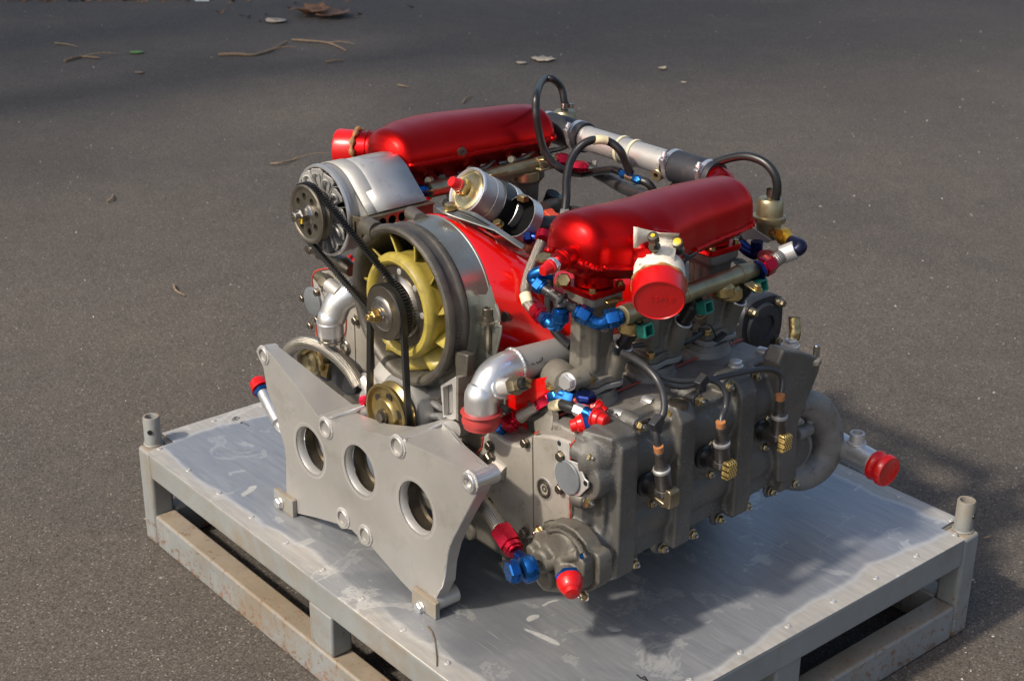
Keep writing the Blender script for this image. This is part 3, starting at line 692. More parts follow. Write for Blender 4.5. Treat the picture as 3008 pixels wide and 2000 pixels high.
# ---- red fan shroud ------------------------------------------------------
def shroud():
    g = G(); rings = []; n = 72
    secs = [(.300, .1395, 0), (.306, .1425, 0), (.315, .1445, .04), (.335, .148, .16), (.36, .150, .36), (.39, .150, .62), (.42, .147, .85), (.45, .14, 1.0), (.62, .12, 1.0)]
    for (y, R, t) in secs:
        R -= .0095
        y -= .044
        ring = []
        for k in range(n):
            a = 2*math.pi*k/n; ca, sa = math.cos(a), math.sin(a)
            cx, cz = FC.x+R*ca, FC.z+R*sa
            ex = .225; p = 2.6
            sq = (abs(ca)**p+abs(sa)**p)**(-1/p)
            tx = FC.x+ex*ca*sq; tz = (.60+(.115 if sa > 0 else .155)*sa*sq)
            ring.append(V((cx*(1-t)+tx*t, y, cz*(1-t)+tz*t)))
        rings.append(ring)
    return loft(g, rings, caps=False)
shr = ob('fan_shroud', shroud(), m_redpaint, eng, fixn=False, solid=.002, sub=1)
# lower skirt of the shroud on the right bank
g = G(); prism(g, [A('d', x, y, y=.262) for x, y in ((265, 470), (330, 400), (560, 355), (570, 420), (560, 470), (495, 560), (490, 640), (420, 668), (380, 640), (340, 600))], (0, .004, 0)); ob('shroud_skirt', g, m_redpaint, shr, bevel=.001)
place(P_BOLT, 'bolt', A('o', 1272, 858, y=.280), (.45, -.85, .2), shr, 1.35)
g = G(); tube(g, [A('a', x, y, y=yy) for x, y, yy in ((1410, 935, .272), (1520, 975, .282), (1650, 1045, .298), (1760, 1105, .318), (1880, 1165, .345))], .0034, 8, 6); ob('edge_trim', g, m_black, shr)
g = G(); c = A('a', 1395, 938, y=.268)
prism(g, [c+V(p) for p in ((-.022, -.012, 0), (.0, -.018, 0), (.02, -.012, -.003), (.075, .03, -.022), (.12, .05, -.045), (.11, .065, -.045), (.03, .03, -.006), (-.01, .015, 0))], (0, 0, .0025)); fb = ob('filter_bracket', g, m_galv, eng, bevel=.0008)
place(P_GBOLT, 'bolt', c+V((0, 0, .003)), (0, -.1, 1), fb, 1.2); place(P_GBOLT, 'bolt', A('n', 955, 955, y=.34), (0, -.4, .9), fb, 1.1)
# ---- alternator ----------------------------------------------------------
def al(name, prof, mat, par, seg=64, y=0, cap=False, fixn=False):
    g = G(); lathe(g, (AC.x, y, AC.z), (0, 1, 0), prof, seg, cap=cap); return ob(name, g, mat, par, fixn=fixn)
alt = al('alternator', [(.205, .02), (.205, .066), (.1875, .074), (.184, .0765), (.184, .0785), (.192, .0795), (.197, .0775), (.2, .0765), (.222, .0765), (.225, .074), (.33, .073), (.34, .06), (.34, .01)], m_dullalu, eng, cap=True)
al('front_rim', [(.183, .0745), (.1825, .0765), (.183, .0790), (.1865, .0797), (.1885, .0785)], m_shiny, alt)
al('case_recess', [(.2045, .01), (.2045, .066)], m_darksteel, alt)
# shield sheet over the top
g = G(); rings = []
for (y, R, xe) in ((.207, .0785, .102), (.238, .0785, .102), (.2385, .0765, .101), (.262, .0765, .101), (.30, .0765, .100), (.327, .076, .100)):
    ring = []
    for k in range(15):
        a = math.radians(165-k*8.6); ring.append(V((AC.x+R*math.cos(a), y, AC.z+R*math.sin(a))))
    a = math.radians(165-14*8.6); p = ring[-1]; e = V((AC.x+xe, y, AC.z+.013))
    ring += [p.lerp(e, t) for t in (.33, .66, 1)]; rings.append(ring)
vs = [p for r in rings for p in r]; n_ = len(rings[0])
g.add(vs, [[i*n_+k, i*n_+k+1, (i+1)*n_+k+1, (i+1)*n_+k] for i in range(len(rings)-1) for k in range(n_-1)])
sh = ob('heat_shield', g, m_dullalu, alt, solid=.0022, fixn=False, ang=40)
g = G(); rings = []
for (y, a0) in ((.225, 100), (.262, 96), (.2635, 84), (.328, 78)):
    ring = []; R = .0782
    for k in range(12): a = math.radians(a0-k*(a0-44)/11); ring.append(V((AC.x+R*math.cos(a), y, AC.z+R*math.sin(a))))
    p = ring[-1]; e = V((AC.x+.1022, y, AC.z+.0145)); ring += [p.lerp(e, t) for t in (.5, 1)]; rings.append(ring)
vs = [p for r in rings for p in r]; n_ = len(rings[0])
g.add(vs, [[i*n_+k, i*n_+k+1, (i+1)*n_+k+1, (i+1)*n_+k] for i in range(len(rings)-1) for k in range(n_-1)])
ob('bare_metal_patch', g, m_alu, sh, solid=.0016, fixn=False)
for (y, xx) in ((.207, .098),):
    g = G(); prism(g, [(AC.x-.03, y, AC.z+.045), (AC.x+.05, y, AC.z+.052), (AC.x+xx, y, AC.z+.012), (AC.x+.09, y, AC.z-.02), (AC.x+.07, y, AC.z-.03), (AC.x+.04, y, AC.z-.01)], (0, .002, 0)); ob('shield_end', g, m_dullalu, sh)
# alternator cooling fan blades
for k in range(12):
    a = 2*math.pi*k/12+.12; g = G(); rows = []
    ca = lambda an, r, y: V((AC.x+r*math.cos(an), y, AC.z+r*math.sin(an)))
    pr_ = [ca(a-.20, .036, .181), ca(a+.12, .036, .181), ca(a+.20, .060, .177), ca(a+.19, .0705, .176), ca(a+.14, .0735, .176), ca(a-.10, .0735, .181), ca(a-.17, .069, .184)]
    prism(g, pr_, (0, .003, 0)); bl = ob('fan_blade', g, m_dullalu, alt, bevel=.001)
    g = G(); tube(g, [ca(a-.12, .045, .182), ca(a-.10, .062, .180), ca(a+.02, .066, .176), ca(a+.10, .060, .174), ca(a+.08, .045, .178)], .0019, 6, 4); ob('pressed_rib', g, m_dullalu, bl)
    g = G(); prism(g, [ca(a+.20, .045, .177), ca(a+.21, .0715, .176), ca(a+.16, .0715, .196), ca(a+.14, .045, .196)], tuple(ca(a+.23, .05, .176)-ca(a+.20, .05, .176))); ob('blade_tab', g, m_dullalu, bl)
al('fan_disc', [(.184, .012), (.182, .044), (.186, .046)], m_dullalu, alt, cap=True)
# alternator pulley with lightening holes
outer = circ((AC.x, .1515, AC.z), (0, 1, 0), .0445, 64)
hs = [circ((AC.x+.0305*math.cos(2*math.pi*k/8+.2), .1515, AC.z+.0305*math.sin(2*math.pi*k/8+.2)), (0, 1, 0), .0062, 16) for k in range(8)]
g = holed(outer, hs, (0, .010, 0))
apul = ob('alternator_pulley', g, m_pul, eng, fixn=False)
g = G(); lathe(g, (AC.x, 0, AC.z), (0, 1, 0), [(.1512, .0425), (.1495, .0445), (.149, .0485), (.1505, .0512), (.153, .0512), (.1565, .0455), (.160, .0455), (.1645, .0512), (.1675, .0512), (.1685, .046), (.163, .044)], 72, cap=False); ob('pulley_rim', g, m_pul, apul, fixn=False)
g = G(); lathe(g, (AC.x, .1515, AC.z), (0, -1, 0), [(0, .0185), (.003, .0165), (.0055, .016)], 32); lathe(g, (AC.x, .148, AC.z), (0, -1, 0), [(0, .0135), (.003, .0135)], 24); hexp(g, (AC.x, .146, AC.z), (0, -1, 0), .0125, .012, rot=.2); lathe(g, (AC.x, .134, AC.z), (0, -1, 0), [(0, .0085), (.009, .0085), (.010, .007), (.010, .003), (.006, .002)], 20, cap=False)
an = ob('pulley_nut', g, m_steel, apul)
g = G(); box(g, (AC.x+.0085, .1345, AC.z-.0075), (.006, .002, .007)); ob('paint_dab', g, m_ypaint, an)
# bracket box with three holes
x0 = .532; Y0, Y1, z1, z0 = .188, .338, .772, .741
P4 = [V((x0, Y0, z0)), V((x0, Y1, z0+.004)), V((x0, Y1, z1)), V((x0, Y0, z1))]
hol = []
for (X, Y) in ((950, 1018), (1015, 1000), (1080, 978)):
    c = A('a', X, Y, x=x0); hol.append(circ(c, (1, 0, 0), .0082, 20))
g = holed(P4, [h[::-1] for h in hol], (-.004, 0, 0)); abr = ob('alternator_bracket', g, m_bronze, eng, bevel=.0012, fixn=True)
g = G(); bx(g, x0-.012, x0+.004, Y0, Y1, z1, z1+.004); bx(g, .42, x0-.004, Y1-.004, Y1, .742, z1+.004); bx(g, .48, x0-.0045, Y0+.001, Y0+.006, .735, z1+.003); ob('bracket_flange', g, m_bronze, abr, bevel=.0008)
g = G(); bx(g, x0-.02, x0-.016, Y0, Y1, z0-.005, z1-.005); ob('shade_backing', g, m_void, abr)  # added sheet, painted as the shade seen through the three holes
g = G(); tube(g, [A('a', 745, 1010, y=.196), A('a', 800, 1000, y=.224)], .0075, 14, 1); prism(g, [A('m', x, y, y=.205) for x, y in ((750, 815), (790, 800), (825, 900), (840, 950), (800, 945), (755, 880))], (0, .012, 0)); ob('pivot_lug', g, m_bronze, abr, bevel=.001)
c = A('m', 725, 780, y=.196); place(P_BOLT, 'bolt', c, (0, -1, 0), abr, 1.0)
c = A('a', 475, 1190, y=.20); g = G(); tube(g, [c+V((0, 0, 0)), c+V((.05, .04, .012))], .0095, 12, 1); hexp(g, c, (0, -1, 0), .009, .008); ob('lower_bolt', g, m_darksteel, abr)
g = G(); tube(g, [A('m', x, y, y=.24) for x, y in ((350, 1150), (480, 1180), (560, 1240), (640, 1290), (720, 1350))], [.012, .014, .013, .015, .012], 14, 4); ob('rubber_boot', g, m_darksteel, alt)
# cable from the alternator
g = G(); tube(g, [A('a', x, y, y=.34) for x, y in ((930, 620), (990, 690), (1060, 720), (1090, 780), (1120, 820))], .0055, 10, 6); ob('alternator_cable', g, m_stack, alt)

# ---- fuel filter and empty clamp cup -------------------------------------
fa = V((.04, .84, -.54)).normalized()     # from the visible end into the picture
f0 = A('n', 540, 490, y=.318)
g = G(); lathe(g, f0, fa, [(.004, 0.0035), (.0045, 0.0187), (.0035, 0.0257), (.0055, 0.0322), (.003, 0.0351), (.0005, 0.0369), (-.001, 0.0386), (.001, 0.0407), (.005, 0.0410)], 56, cap=False); ff = ob('fuel_filter', g, m_shiny, eng, fixn=False)
g = G(); lathe(g, f0, fa, [(.000, 0.0094), (.0020, 0.0187), (.001, 0.0257), (.0035, 0.0318), (.0015, 0.0346)], 56, cap=False); ob('filter_end_plate', g, M('pale_gold_plate', (.60, .50, .28), .95, .22), ff, fixn=False)
g = G(); lathe(g, f0, fa, [(.004, 0.0404), (.030, 0.0404), (.0305, 0.0395), (.032, 0.0395), (.0325, 0.0404), (.052, 0.0404)], 56, cap=False); ob('filter_can', g, m_alu, ff, fixn=False)
g = G(); lathe(g, f0, fa, [(.050, 0.0410), (.0505, 0.0431), (.078, 0.0431), (.0785, 0.0386)], 48, cap=False); ob('rubber_sleeve', g, m_black, ff, fixn=False)
g = G(); lathe(g, f0, fa, [(.078, 0.0435), (.0785, 0.0445), (.093, 0.0445), (.0935, 0.0421), (.12, 0.0398), (.121, 0.0117)], 48, cap=False); ob('hose_clamp', g, m_shiny, ff, fixn=False)
g = G()
for k in range(16):
    _, u, w_ = frame_of(fa); a = 3.4+k*.05; box(g, f0+fa*.085+(u*math.cos(a)+w_*math.sin(a))*.0382, (.0008, .0008, .009), Matrix.Rotation(0, 3, 'X'))
ob('clamp_slots', g, m_black, ff, kind='stuff')
q = f0-fa*.002
q = q+V((-.006, 0, .002)); g = G(); hexp(g, q-fa*-.004, -fa, .0150, .013, rot=.3); ob('hex_boss', g, m_gold, ff)
g = G(); hexp(g, q-fa*.006, -fa, .0115, .006, rot=.2); ob('blue_union', g, m_blue, ff)
g = G(); lathe(g, q-fa*.010, -fa, [(0, .0112), (.004, .0112), (.005, .0100), (.017, .0092), (.019, .008), (.0195, .0001)], 28); ob('protective_cap', g, m_cap, ff)
# empty clamp cup
c0 = A('n', 1215, 825, y=.368); ca_ = V((-.10, .86, -.50)).normalized(); ca_ = V((.02, .84, -.54)).normalized()
g = G(); lathe(g, c0, ca_, [(.0, .0352), (.0, .0362), (.022, .0362), (.022, .0350)], 56, cap=False); cup = ob('empty_clamp', g, m_shiny, eng, fixn=False)
g = G(); lathe(g, c0, ca_, [(-.0005, .0345), (-.0005, .0352), (.024, .0350), (.03, .030), (.032, .001)], 56, cap=False); ob('rubber_lining', g, m_void, cup, fixn=False)  # lining coloured near-black to paint in the shade inside the cup
g = G(); box(g, c0+V((.012, .0, .033)), (.016, .012, .010)); ob('clamp_screw_housing', g, m_gold, cup, bevel=.001)

# ---- intake plenums ------------------------------------------------------
def plenum(sec, sn0, sn1, sr, name, side):
    cr_ = 0.0 if side < 0 else .42; nx, nz = .95-cr_, -.5; cc2 = nx+.5*cr_
    """sec: (y, x-centre, half width, z-centre, half height)"""
    g = G(); rings = []; n = 64
    for (y, cx, hw, cz, hh) in sec:
        ring = []
        for k in range(n):
            a = 2*math.pi*k/n; ca, sa = math.cos(a), math.sin(a); p = 2.25
            s = (abs(ca)**p+abs(sa)**p)**(-1/p) if sa > 0 else min(1/max(abs(ca), 1e-6), .95 if False else cc2/(nx*abs(ca)-.5*sa), .95/max(-sa, 1e-6))
            ring.append(V((cx+hw*ca*s, y, cz+hh*sa*s)))
        rings.append(ring)
    loft(g, rings)
    tube(g, [sn0, sn1], [sr*1.12, sr], 32, 1)
    return g
def psec(L):  # add rounded ends
    out = []; (y, cx, hw, cz, hh) = L[0]
    for t in (.05, .2, .45, .7, .9): s = math.sqrt(1-(1-t)**2); out.append((y-.034*(1-t)-.004, cx, hw*s, cz, hh*s))
    out += L; (y, cx, hw, cz, hh) = L[-1]
    for t in (.9, .7, .45, .2, .05): s = math.sqrt(1-(1-t)**2); out.append((y+.030*(1-t)+.004, cx, hw*s, cz, hh*s))
    return out
RS = psec([(.318, .925, .060, .812, .050), (.35, .936, .070, .811, .054), (.38, .945, .076, .810, .055), (.43, .944, .074, .809, .055), (.49, .934, .067, .808, .055), (.55, .926, .062, .806, .054), (.61, .921, .058, .804, .052), (.645, .918, .054, .803, .050)])
sn1 = A('D', 1512, 655, x=1.055); sd = V((.66, -.66, -.36)).normalized()
capc = A('D', 1517, 693, x=1.088)
g = plenum(RS, capc-sd*.120, capc-sd*.035, .033, 'x', 1)
plr = ob('intake_plenum', g, m_red, eng, remesh=.0032, smooth=14, label='right hand red intake plenum with taped inlet')
# neck feet onto the throttle bodies
STX = [(.933, .340), (.925, .4805), (.916, .621)]
def neck(g, x, y, z0, z1): lathe(g, (x, y, z0), (0, 0, 1), [(0, .030), (.006, .030), (z1-z0, .035)], 32)
for (x, y) in STX:
    g = G(); neck(g, x, y, .748, .775); ob('plenum_neck', g, m_red, plr)
# weld seam round the lower flank
def seam(sec, side, zf, par, y0=.25, y1=.70, off=.001):
    P = []
    for (y, cx, hw, cz, hh) in sec:
        ux, uz_ = (1.0, -.01 if par is not plr else -.42) if zf > -1 else (.5, -.95)
        P.append(V((cx+side*(hw*ux-.0005), y, cz+hh*uz_)))
    return weld(P, .0046, par, m_red, 8)
seam([s for s in RS if s[0] < .40], 1, -.62, plr); seam([s for s in RS if s[0] > .43], 1, -.62, plr)
seam([s for s in RS if s[0] < .5], -1, -.62, plr)
# front port with cap on the right plenum
pc = A('b', 560, 1265, y=.262); pa = V((.15, -.96, -.12)).normalized()
g = G(); lathe(g, pc, pa, [(-.03, .015), (0, .0145), (.012, .012), (.014, .010)], 24); torus(g, pc, pa, .0145, .0032, 28, 8); ob('port_boss', g, m_red, plr)
g = G(); hexp(g, pc+pa*.016, pa, .0125, .009, rot=.2); ob('port_nut', g, m_shiny, plr)
g = G(); lathe(g, pc+pa*.024, pa, [(0, .0115), (.004, .0115), (.005, .0095), (.018, .0082), (.0205, .007), (.021, .0001)], 26); ob('protective_cap', g, m_cap, plr)
# taped inlet and red cap
g = G(); lathe(g, capc, sd, [(-.036, .0392), (-.032, .0405), (-.001, .0382), (.0, .0365), (-.0015, .0355), (-.0015, .0001)], 64)
cap_r = ob('inlet_cap', g, m_cap, eng, label='round red plastic cap on the right inlet')
g = G(); P = [capc-sd*.035+(p-V((0, 0, 0))) for p in circ((0, 0, 0), sd, .0398, 40)]; P.append(P[0]); 
tube(g, [p+sd*random.uniform(-.0012, .0012) for p in P], lambda t: .0022+.0008*math.sin(t*60), 8, 2); ob('dried_tape_edge', g, m_oldtape, cap_r)
tc = bpy.data.curves.new('cap_text', 'FONT'); tc.body = '55/18'; tc.size = .0125; tc.extrude = .0003; tc.align_x = 'CENTER'; tc.align_y = 'CENTER'; tc.space_character = 1.3
to = bpy.data.objects.new('tmp', tc); col.objects.link(to); bpy.context.view_layer.update(); me = bpy.data.meshes.new_from_object(to); bpy.data.objects.remove(to)
to = bpy.data.objects.new('embossed_number', me); col.objects.link(to); me.materials.append(m_cap); to.parent = cap_r
rx = V((0, 0, 1)).cross(sd).normalized(); uz = sd.cross(rx); pt = capc-sd*.0011+rx*.004+uz*.002
to.matrix_basis = Matrix(((rx.x, uz.x, sd.x, pt.x), (rx.y, uz.y, sd.y, pt.y), (rx.z, uz.z, sd.z, pt.z), (0, 0, 0, 1)))
# masking tape wraps
g = G(); lathe(g, capc-sd*.036, -sd, [(-.002, .0388), (0, .0392), (.010, .0388), (.030, .0380), (.034, .0375), (.034, .034)], 48, cap=False); tp = ob('masking_tape', g, m_tape, eng, fixn=False, label='cream masking tape round the right inlet')
def strip(pts, wv, mat, name, par, th=.0009):
    P = spline(pts, 5); g = G(); vs, fs = [], []
    for i, p in enumerate(P):
        ww = V(wv[0]).lerp(V(wv[1]), i/(len(P)-1)); j = V((random.uniform(-1, 1), random.uniform(-1, 1), random.uniform(-1, 1)))*.0007
        vs += [p-ww/2+j, p+ww/2-j]
    for i in range(len(P)-1): fs.append([2*i, 2*i+1, 2*i+3, 2*i+2])
    g.add(vs, fs); return ob(name, g, mat, par, solid=th, fixn=False)
tb = capc-sd*.065
rx2 = rx; up_ = uz
strip([tb+uz*.030+sd*.018, tb+uz*.038, tb+uz*.043-sd*.014, tb+uz*.050-sd*.020, tb+uz*.058-sd*.018], (rx*.040, rx*.052), m_tape, 'tape_flap', tp)
strip([tb+uz*.030-rx*.010+sd*.020, tb+uz*.026-sd*.012-rx*.006, tb+uz*.034-sd*.03], (rx*.05, rx*.045), m_tape, 'tape_flap', tp)
t0, t1, t2 = A('q', 405, 172, x=1.035), A('q', 620, 200, x=1.040), A('q', 915, 262, x=1.048)
strip([t0, t1, A('q', 760, 225, x=1.046), t2], (V((0, 0, .032)), V((0, 0, .017))), m_tape, 'tape_strip', tp)
# inlet bolts
for (X, Y, xx, yellow) in ((610, 160, 1.058, 1), (868, 222, 1.066, 2)):
    c = A('q', X, Y, x=xx); ax = V((.25, -.45, .86)).normalized() if yellow == 1 else V((.35, -.55, .75)).normalized(); g = G()
    lathe(g, c, ax, [(-.034, .0035), (-.010, .0035)], 12); lathe(g, c, ax, [(-.024, .009), (-.022, .009)], 16); hexp(g, c-ax*.010, ax, .0092, .010); lathe(g, c, ax, [(-.001, .008), (.0015, .0078), (.002, .005)], 18)
    bb = ob('inlet_bolt', g, m_darksteel, tp)
    g = G(); lathe(g, c+ax*.002, ax, [(0, .0035 if yellow == 1 else .0058), (.0009, .003)], 14); ob('paint_dab', g, m_ypaint, bb)
g = G(); prism(g, [A('q', x, y, x=1.055) for x, y in ((840, 320), (905, 325), (1000, 375), (1080, 328), (1088, 345), (1030, 400), (975, 430), (905, 500), (890, 480), (960, 400), (930, 375), (850, 345))], (-.003, .003, 0)); ob('throttle_lever', g, m_matte, eng, bevel=.0006)
g = G(); c = A('q', 500, 320, x=1.035); lathe(g, c, sd, [(-.03, .016), (.002, .0145), (.006, .012), (.007, .001)], 24); ob('bolt_boss', g, m_red, plr)

# left plenum
LS = psec([(.358, .392, .064, .820, .052), (.39, .380, .074, .818, .056), (.44, .372, .079, .816, .058), (.49, .372, .078, .815, .058), (.55, .376, .072, .813, .057), (.61, .380, .067, .811, .056), (.66, .382, .064, .809, .055), (.680, .384, .061, .808, .053)])
lc = A('a', 655, 530, y=.352); ld = V((-.78, -.60, -.03)).normalized()
g = plenum(LS, lc-ld*.175, lc-ld*.035, .034, 'x', -1)
pll = ob('intake_plenum', g, m_red, eng, remesh=.0032, smooth=4, label='left hand red intake plenum with clear flank')
g = G(); lathe(g, lc, ld, [(-.040, .0355), (-.004, .0368), (0, .035), (-.001, .033), (-.001, .0001)], 56); capl = ob('inlet_cap', g, m_cap, eng, label='red cap on the left inlet')
g = G(); P = [lc-ld*.040+p for p in circ((0, 0, 0), ld, .0372, 36)]; P.append(P[0]); tube(g, [p+ld*random.uniform(-.002, .002) for p in P], lambda t: .0042+.0016*math.sin(t*75), 8, 3); ob('dried_tape_edge', g, m_oldtape, capl)
torus_g = G(); torus(torus_g, lc-ld*.062, ld, .0345, .0016, 40, 8); ob('weld_bead', torus_g, m_red, pll)
seam([s for s in LS if s[0] > .33], 1, -.30, pll); seam([s for s in LS if s[0] > .40], 1, -1.35, pll)
weld([lc-ld*.10+V((0, .002, .036)), lc-ld*.095+V((.03, -.012, .015)), lc-ld*.10+V((.035, -.01, -.018))], .0016, pll, m_red)
pc = A('a', 1470, 553, x=.452); pa = V((.93, -.33, 0)).normalized()
g = G(); lathe(g, pc-pa*.014, pa, [(-.02, .024), (-.004, .0205), (.0, .0165), (.002, .0105), (.014, .0102)], 26); torus(g, pc-pa*.013, pa, .0125, .0035, 24, 8); ob('port_boss', g, m_red, pll)
g = G(); lathe(g, pc, pa, [(0, .0092), (.003, .0088), (.0035, .0038), (.001, .0034), (.001, .0001)], 24); ob('port_plug', g, m_darksteel, pll)
STL = [(.385, .385), (.382, .525), (.380, .665)]
for (x, y) in STL:
    g = G(); neck(g, x, y, .748, .785); ob('plenum_neck', g, m_red, pll)

# ---- throttle bodies / intake stacks -------------------------------------
def rrect(cx, cy, z, hx, hy, r, n=5):
    P = []
    for (sx, sy, a0) in ((1, 1, 0), (-1, 1, 90), (-1, -1, 180), (1, -1, 270)):
        for k in range(n):
            a = math.radians(a0+90*k/(n-1)); P.append(V((cx+sx*(hx-r)+r*math.cos(a), cy+sy*(hy-r)+r*math.sin(a), z)))
    return P
def stack(x, y, side, par, full=True):
    zb = .588; g = G()
    loft(g, [rrect(x, y, zb+.010, .029, .029, .010), rrect(x, y, zb+.022, .0265, .0255, .006), rrect(x, y, .66, .0255, .025, .006), rrect(x, y, .712, .0275, .0275, .009), rrect(x, y, .722, .034, .034, .010)])
    # vertical ribs and the injector boss
    for s in (-1, 1): bx(g, x-.006, x+.006, y+s*.026-.004, y+s*.026+.004, .61, .72)
    bx(g, x+side*.026-.003, x+side*.026+.003, y-.018, y-.010, .612, .715)
    tube(g, [V((x+side*.016, y+.022, .585)), V((x+side*.036, y+.026, .634)), V((x+side*.0425, y+.0275, .650))], [.020, .0155, .0145], 20, 1)
    tube(g, [V((x, y-.02, .690)), V((x+side*.043, y-.012, .690))], [.0095, .008], 14, 1)
    st = ob('throttle_body', g, m_stack, par, remesh=.0022, smooth=2)
    g = G(); lathe(g, (x+side*.041, y-.0125, .690), (side, .1, 0), [(0, .0085), (.003, .0082), (.0032, .0045), (.001, .004), (.001, .0001)], 18); ob('boss_plug', g, m_dullalu, st)
    # base flange
    g = G(); pts = []
    for k in range(24):
        a = 2*math.pi*k/24; rr = .0345+.0145*abs(math.sin(2*a))**2.2
        pts.append(V((x+rr*math.cos(a), y+rr*math.sin(a), zb+.001)))
    prism(g, pts, (0, 0, .0125)); fl_ = ob('base_flange', g, m_stack, st, bevel=.002)
    g = G(); prism(g, [V((p.x+(p.x-x)*.05, p.y+(p.y-y)*.05, .579)) for p in pts], (0, 0, .0085)); ob('insulator_plate', g, m_dullalu, st, bevel=.001)
    g = G(); lathe(g, (x, y, .545), (0, 0, 1), [(0, .047), (.012, .042), (.03, .039)], 28); ob('port_casting', g, m_cast, st)
    for (sx, sy) in ((1, -1), (-1, -1), (1, 1), (-1, 1)): place(P_GBOLT, 'bolt', (x+sx*.0325, y+sy*.0325, zb+.0135), (0, 0, 1), st, .95, spin=random.random())
    # top flange
    g = G(); prism(g, rrect(x, y, .7225, .0345, .0345, .009), (0, 0, .013)); ob('top_flange', g, m_stack, st, bevel=.0012)
    g = G(); prism(g, rrect(x, y, .7365, .0365, .0365, .007), (0, 0, .0095)); ob('red_flange', g, m_red, st, bevel=.001)
    for (sx, sy) in ((1, -1), (-1, -1), (1, 1), (-1, 1)): place(P_GBOLT, 'bolt', (x+sx*.0285, y+sy*.0285, .7465), (0, 0, 1), st, .72)
    # injector with green connector
    if full:
        a = V((x+side*.0425, y+.0275, .650)); b = V((x+side*.068, y+.034, .704)); ax = (b-a).normalized()
        g = G(); torus(g, a, ax, .0142, .0018, 26, 8); ob('boss_lip', g, m_shiny, st)
        g = G(); lathe(g, a-ax*.004, ax, [(0, .0108), (.020, .0108), (.021, .0125), (.040, .0128), (.043, .0105), (.056, .010)], 22); inj = ob('fuel_injector', g, m_black, par, label=None)
        c = a+ax*.033+V((side*.020, .004, .004)); R_ = Euler((0, -.25*side, .1)).to_matrix()
        g = G(); box(g, c-V((side*.008, 0, 0)), (.016, .015, .013), R_); box(g, c+R_ @ V((side*.004, 0, .0085)), (.018, .020, .003), R_); box(g, c+R_ @ V((side*.004, 0, -.0085)), (.018, .020, .003), R_); box(g, c+R_ @ V((side*.004, .0095, 0)), (.018, .003, .016), R_); box(g, c+R_ @ V((side*.004, -.0095, 0)), (.018, .003, .016), R_)
        ob('connector', g, m_green, inj, bevel=.0006)
    return st
for (x, y) in STX: stack(x, y, 1, eng)
for (x, y) in STL: stack(x, y, -1, eng, False)
for (x, y) in STL:       # inboard injectors facing the camera on the left bank
    g = G(); a = V((x+.040, y+.03, .655)); b = V((x+.060, y+.034, .705)); ax = (b-a).normalized(); lathe(g, a, ax, [(0, .012), (.02, .012), (.021, .014), (.045, .014)], 20); inj = ob('fuel_injector', g, m_black, eng)
    g = G(); box(g, a+ax*.03+V((.02, .01, .0)), (.022, .018, .02)); ob('connector', g, m_green, inj, bevel=.001)

# ---- fuel rails ----------------------------------------------------------
def rail(p0, p1, r, collars, parent, name='fuel_rail'):
    g = G(); d = (p1-p0); L = d.length; ax = d/L
    lathe(g, p0, ax, [(0, r*.8), (.002, r), (L-.002, r), (L, r*.8)], 32)
    for t in collars: lathe(g, p0+ax*(L*t), ax, [(-.0005, r), (0, r+.0012), (.016, r+.0012), (.0165, r)], 32)
    return ob(name, g, m_olive, parent), ax
ra, rb = A('k', 1085, 500, x=1.002), A('q', 1745, 490, x=.978)
rr_, rax = rail(ra, rb, .0145, (.0, .42, .83), eng)
def tabs(p, par, ax=V((0, 1, 0)), s=1):
    g = G(); prism(g, [p+V(q)*s for q in ((.016, -.010, -.004), (.040, -.009, -.010), (.046, 0, -.012), (.040, .009, -.010), (.016, .010, -.004))], (0, 0, .0025)); ob('rail_tab', g, m_gold, par, bevel=.0006)
    place(P_GBOLT, 'bolt', p+V((.036, 0, -.006))*s, (.2, 0, 1), par, .8)
tabs(A('q', 1545, 610, x=.992), rr_)
g = G(); p = A('q', 235, 890, x=.985); prism(g, [p+V(q) for q in ((-.010, -.012, 0), (-.035, -.012, .006), (-.042, -.006, .008), (-.042, .004, .008), (-.035, .010, .006), (-.006, .018, 0))], (0, 0, .003)); ob('rail_tab', g, m_gold, rr_, bevel=.0006)
g = G(); prism(g, [A('q', x, y, x=.955) for x, y in ((1455, 410), (1500, 388), (1560, 395), (1625, 440), (1580, 455), (1500, 450))], (0, 0, -.003)); ob('rail_tab', g, m_dullalu, rr_)
for (X, Y) in ((370, 1100), (1350, 720), (1430, 750)):     # gold cups over the injector tops
    c = A('q', X, Y, x=.985); g = G(); lathe(g, c+V((0, 0, .012)), (0, 0, -1), [(0, .014), (.006, .020), (.020, .021), (.024, .018)], 28); ob('injector_cup', g, m_gold, rr_)
la, lb = A('a', 1245, 806, x=.452), A('a', 2070, 612, x=.452)
rl_, _ = rail(la, lb, .0145, (.18, .85), eng)
for (X, Y) in ((1310, 800), (1695, 700), (2035, 600)):
    p = A('a', X, Y, x=.468); g = G(); prism(g, [p+V(q) for q in ((-.002, -.030, .0), (.014, -.022, .004), (.016, .012, .004), (.004, .026, .0))], (0, 0, .003)); ob('rail_lug', g, m_gold, rl_, bevel=.0008)
p = A('a', 2000, 665, x=.470); g = G(); prism(g, [p+V(q) for q in ((-.03, -.016, 0), (.010, -.012, 0), (.014, 0, 0), (.010, .012, 0), (-.03, .016, 0))], (0, 0, .004)); lathe(g, p+V((-.025, -.02, -.004)), (0, 0, -1), [(0, .026), (.018, .026), (.02, .02)], 24); ob('rail_bracket', g, m_olive, rl_, bevel=.001)
place(P_BOLT, 'bolt', p+V((.004, 0, .005)), (0, 0, 1), rl_, .8)
fitting('rail_end_fitting', A('a', 1238, 808, x=.452), A('a', 1150, 826, x=.452), .0125, m_blue, rl_)
fitting('hose_end', A('a', 2080, 600, x=.452), A('b', 610, 615, x=.47), .0135, m_crimson, rl_, .5)
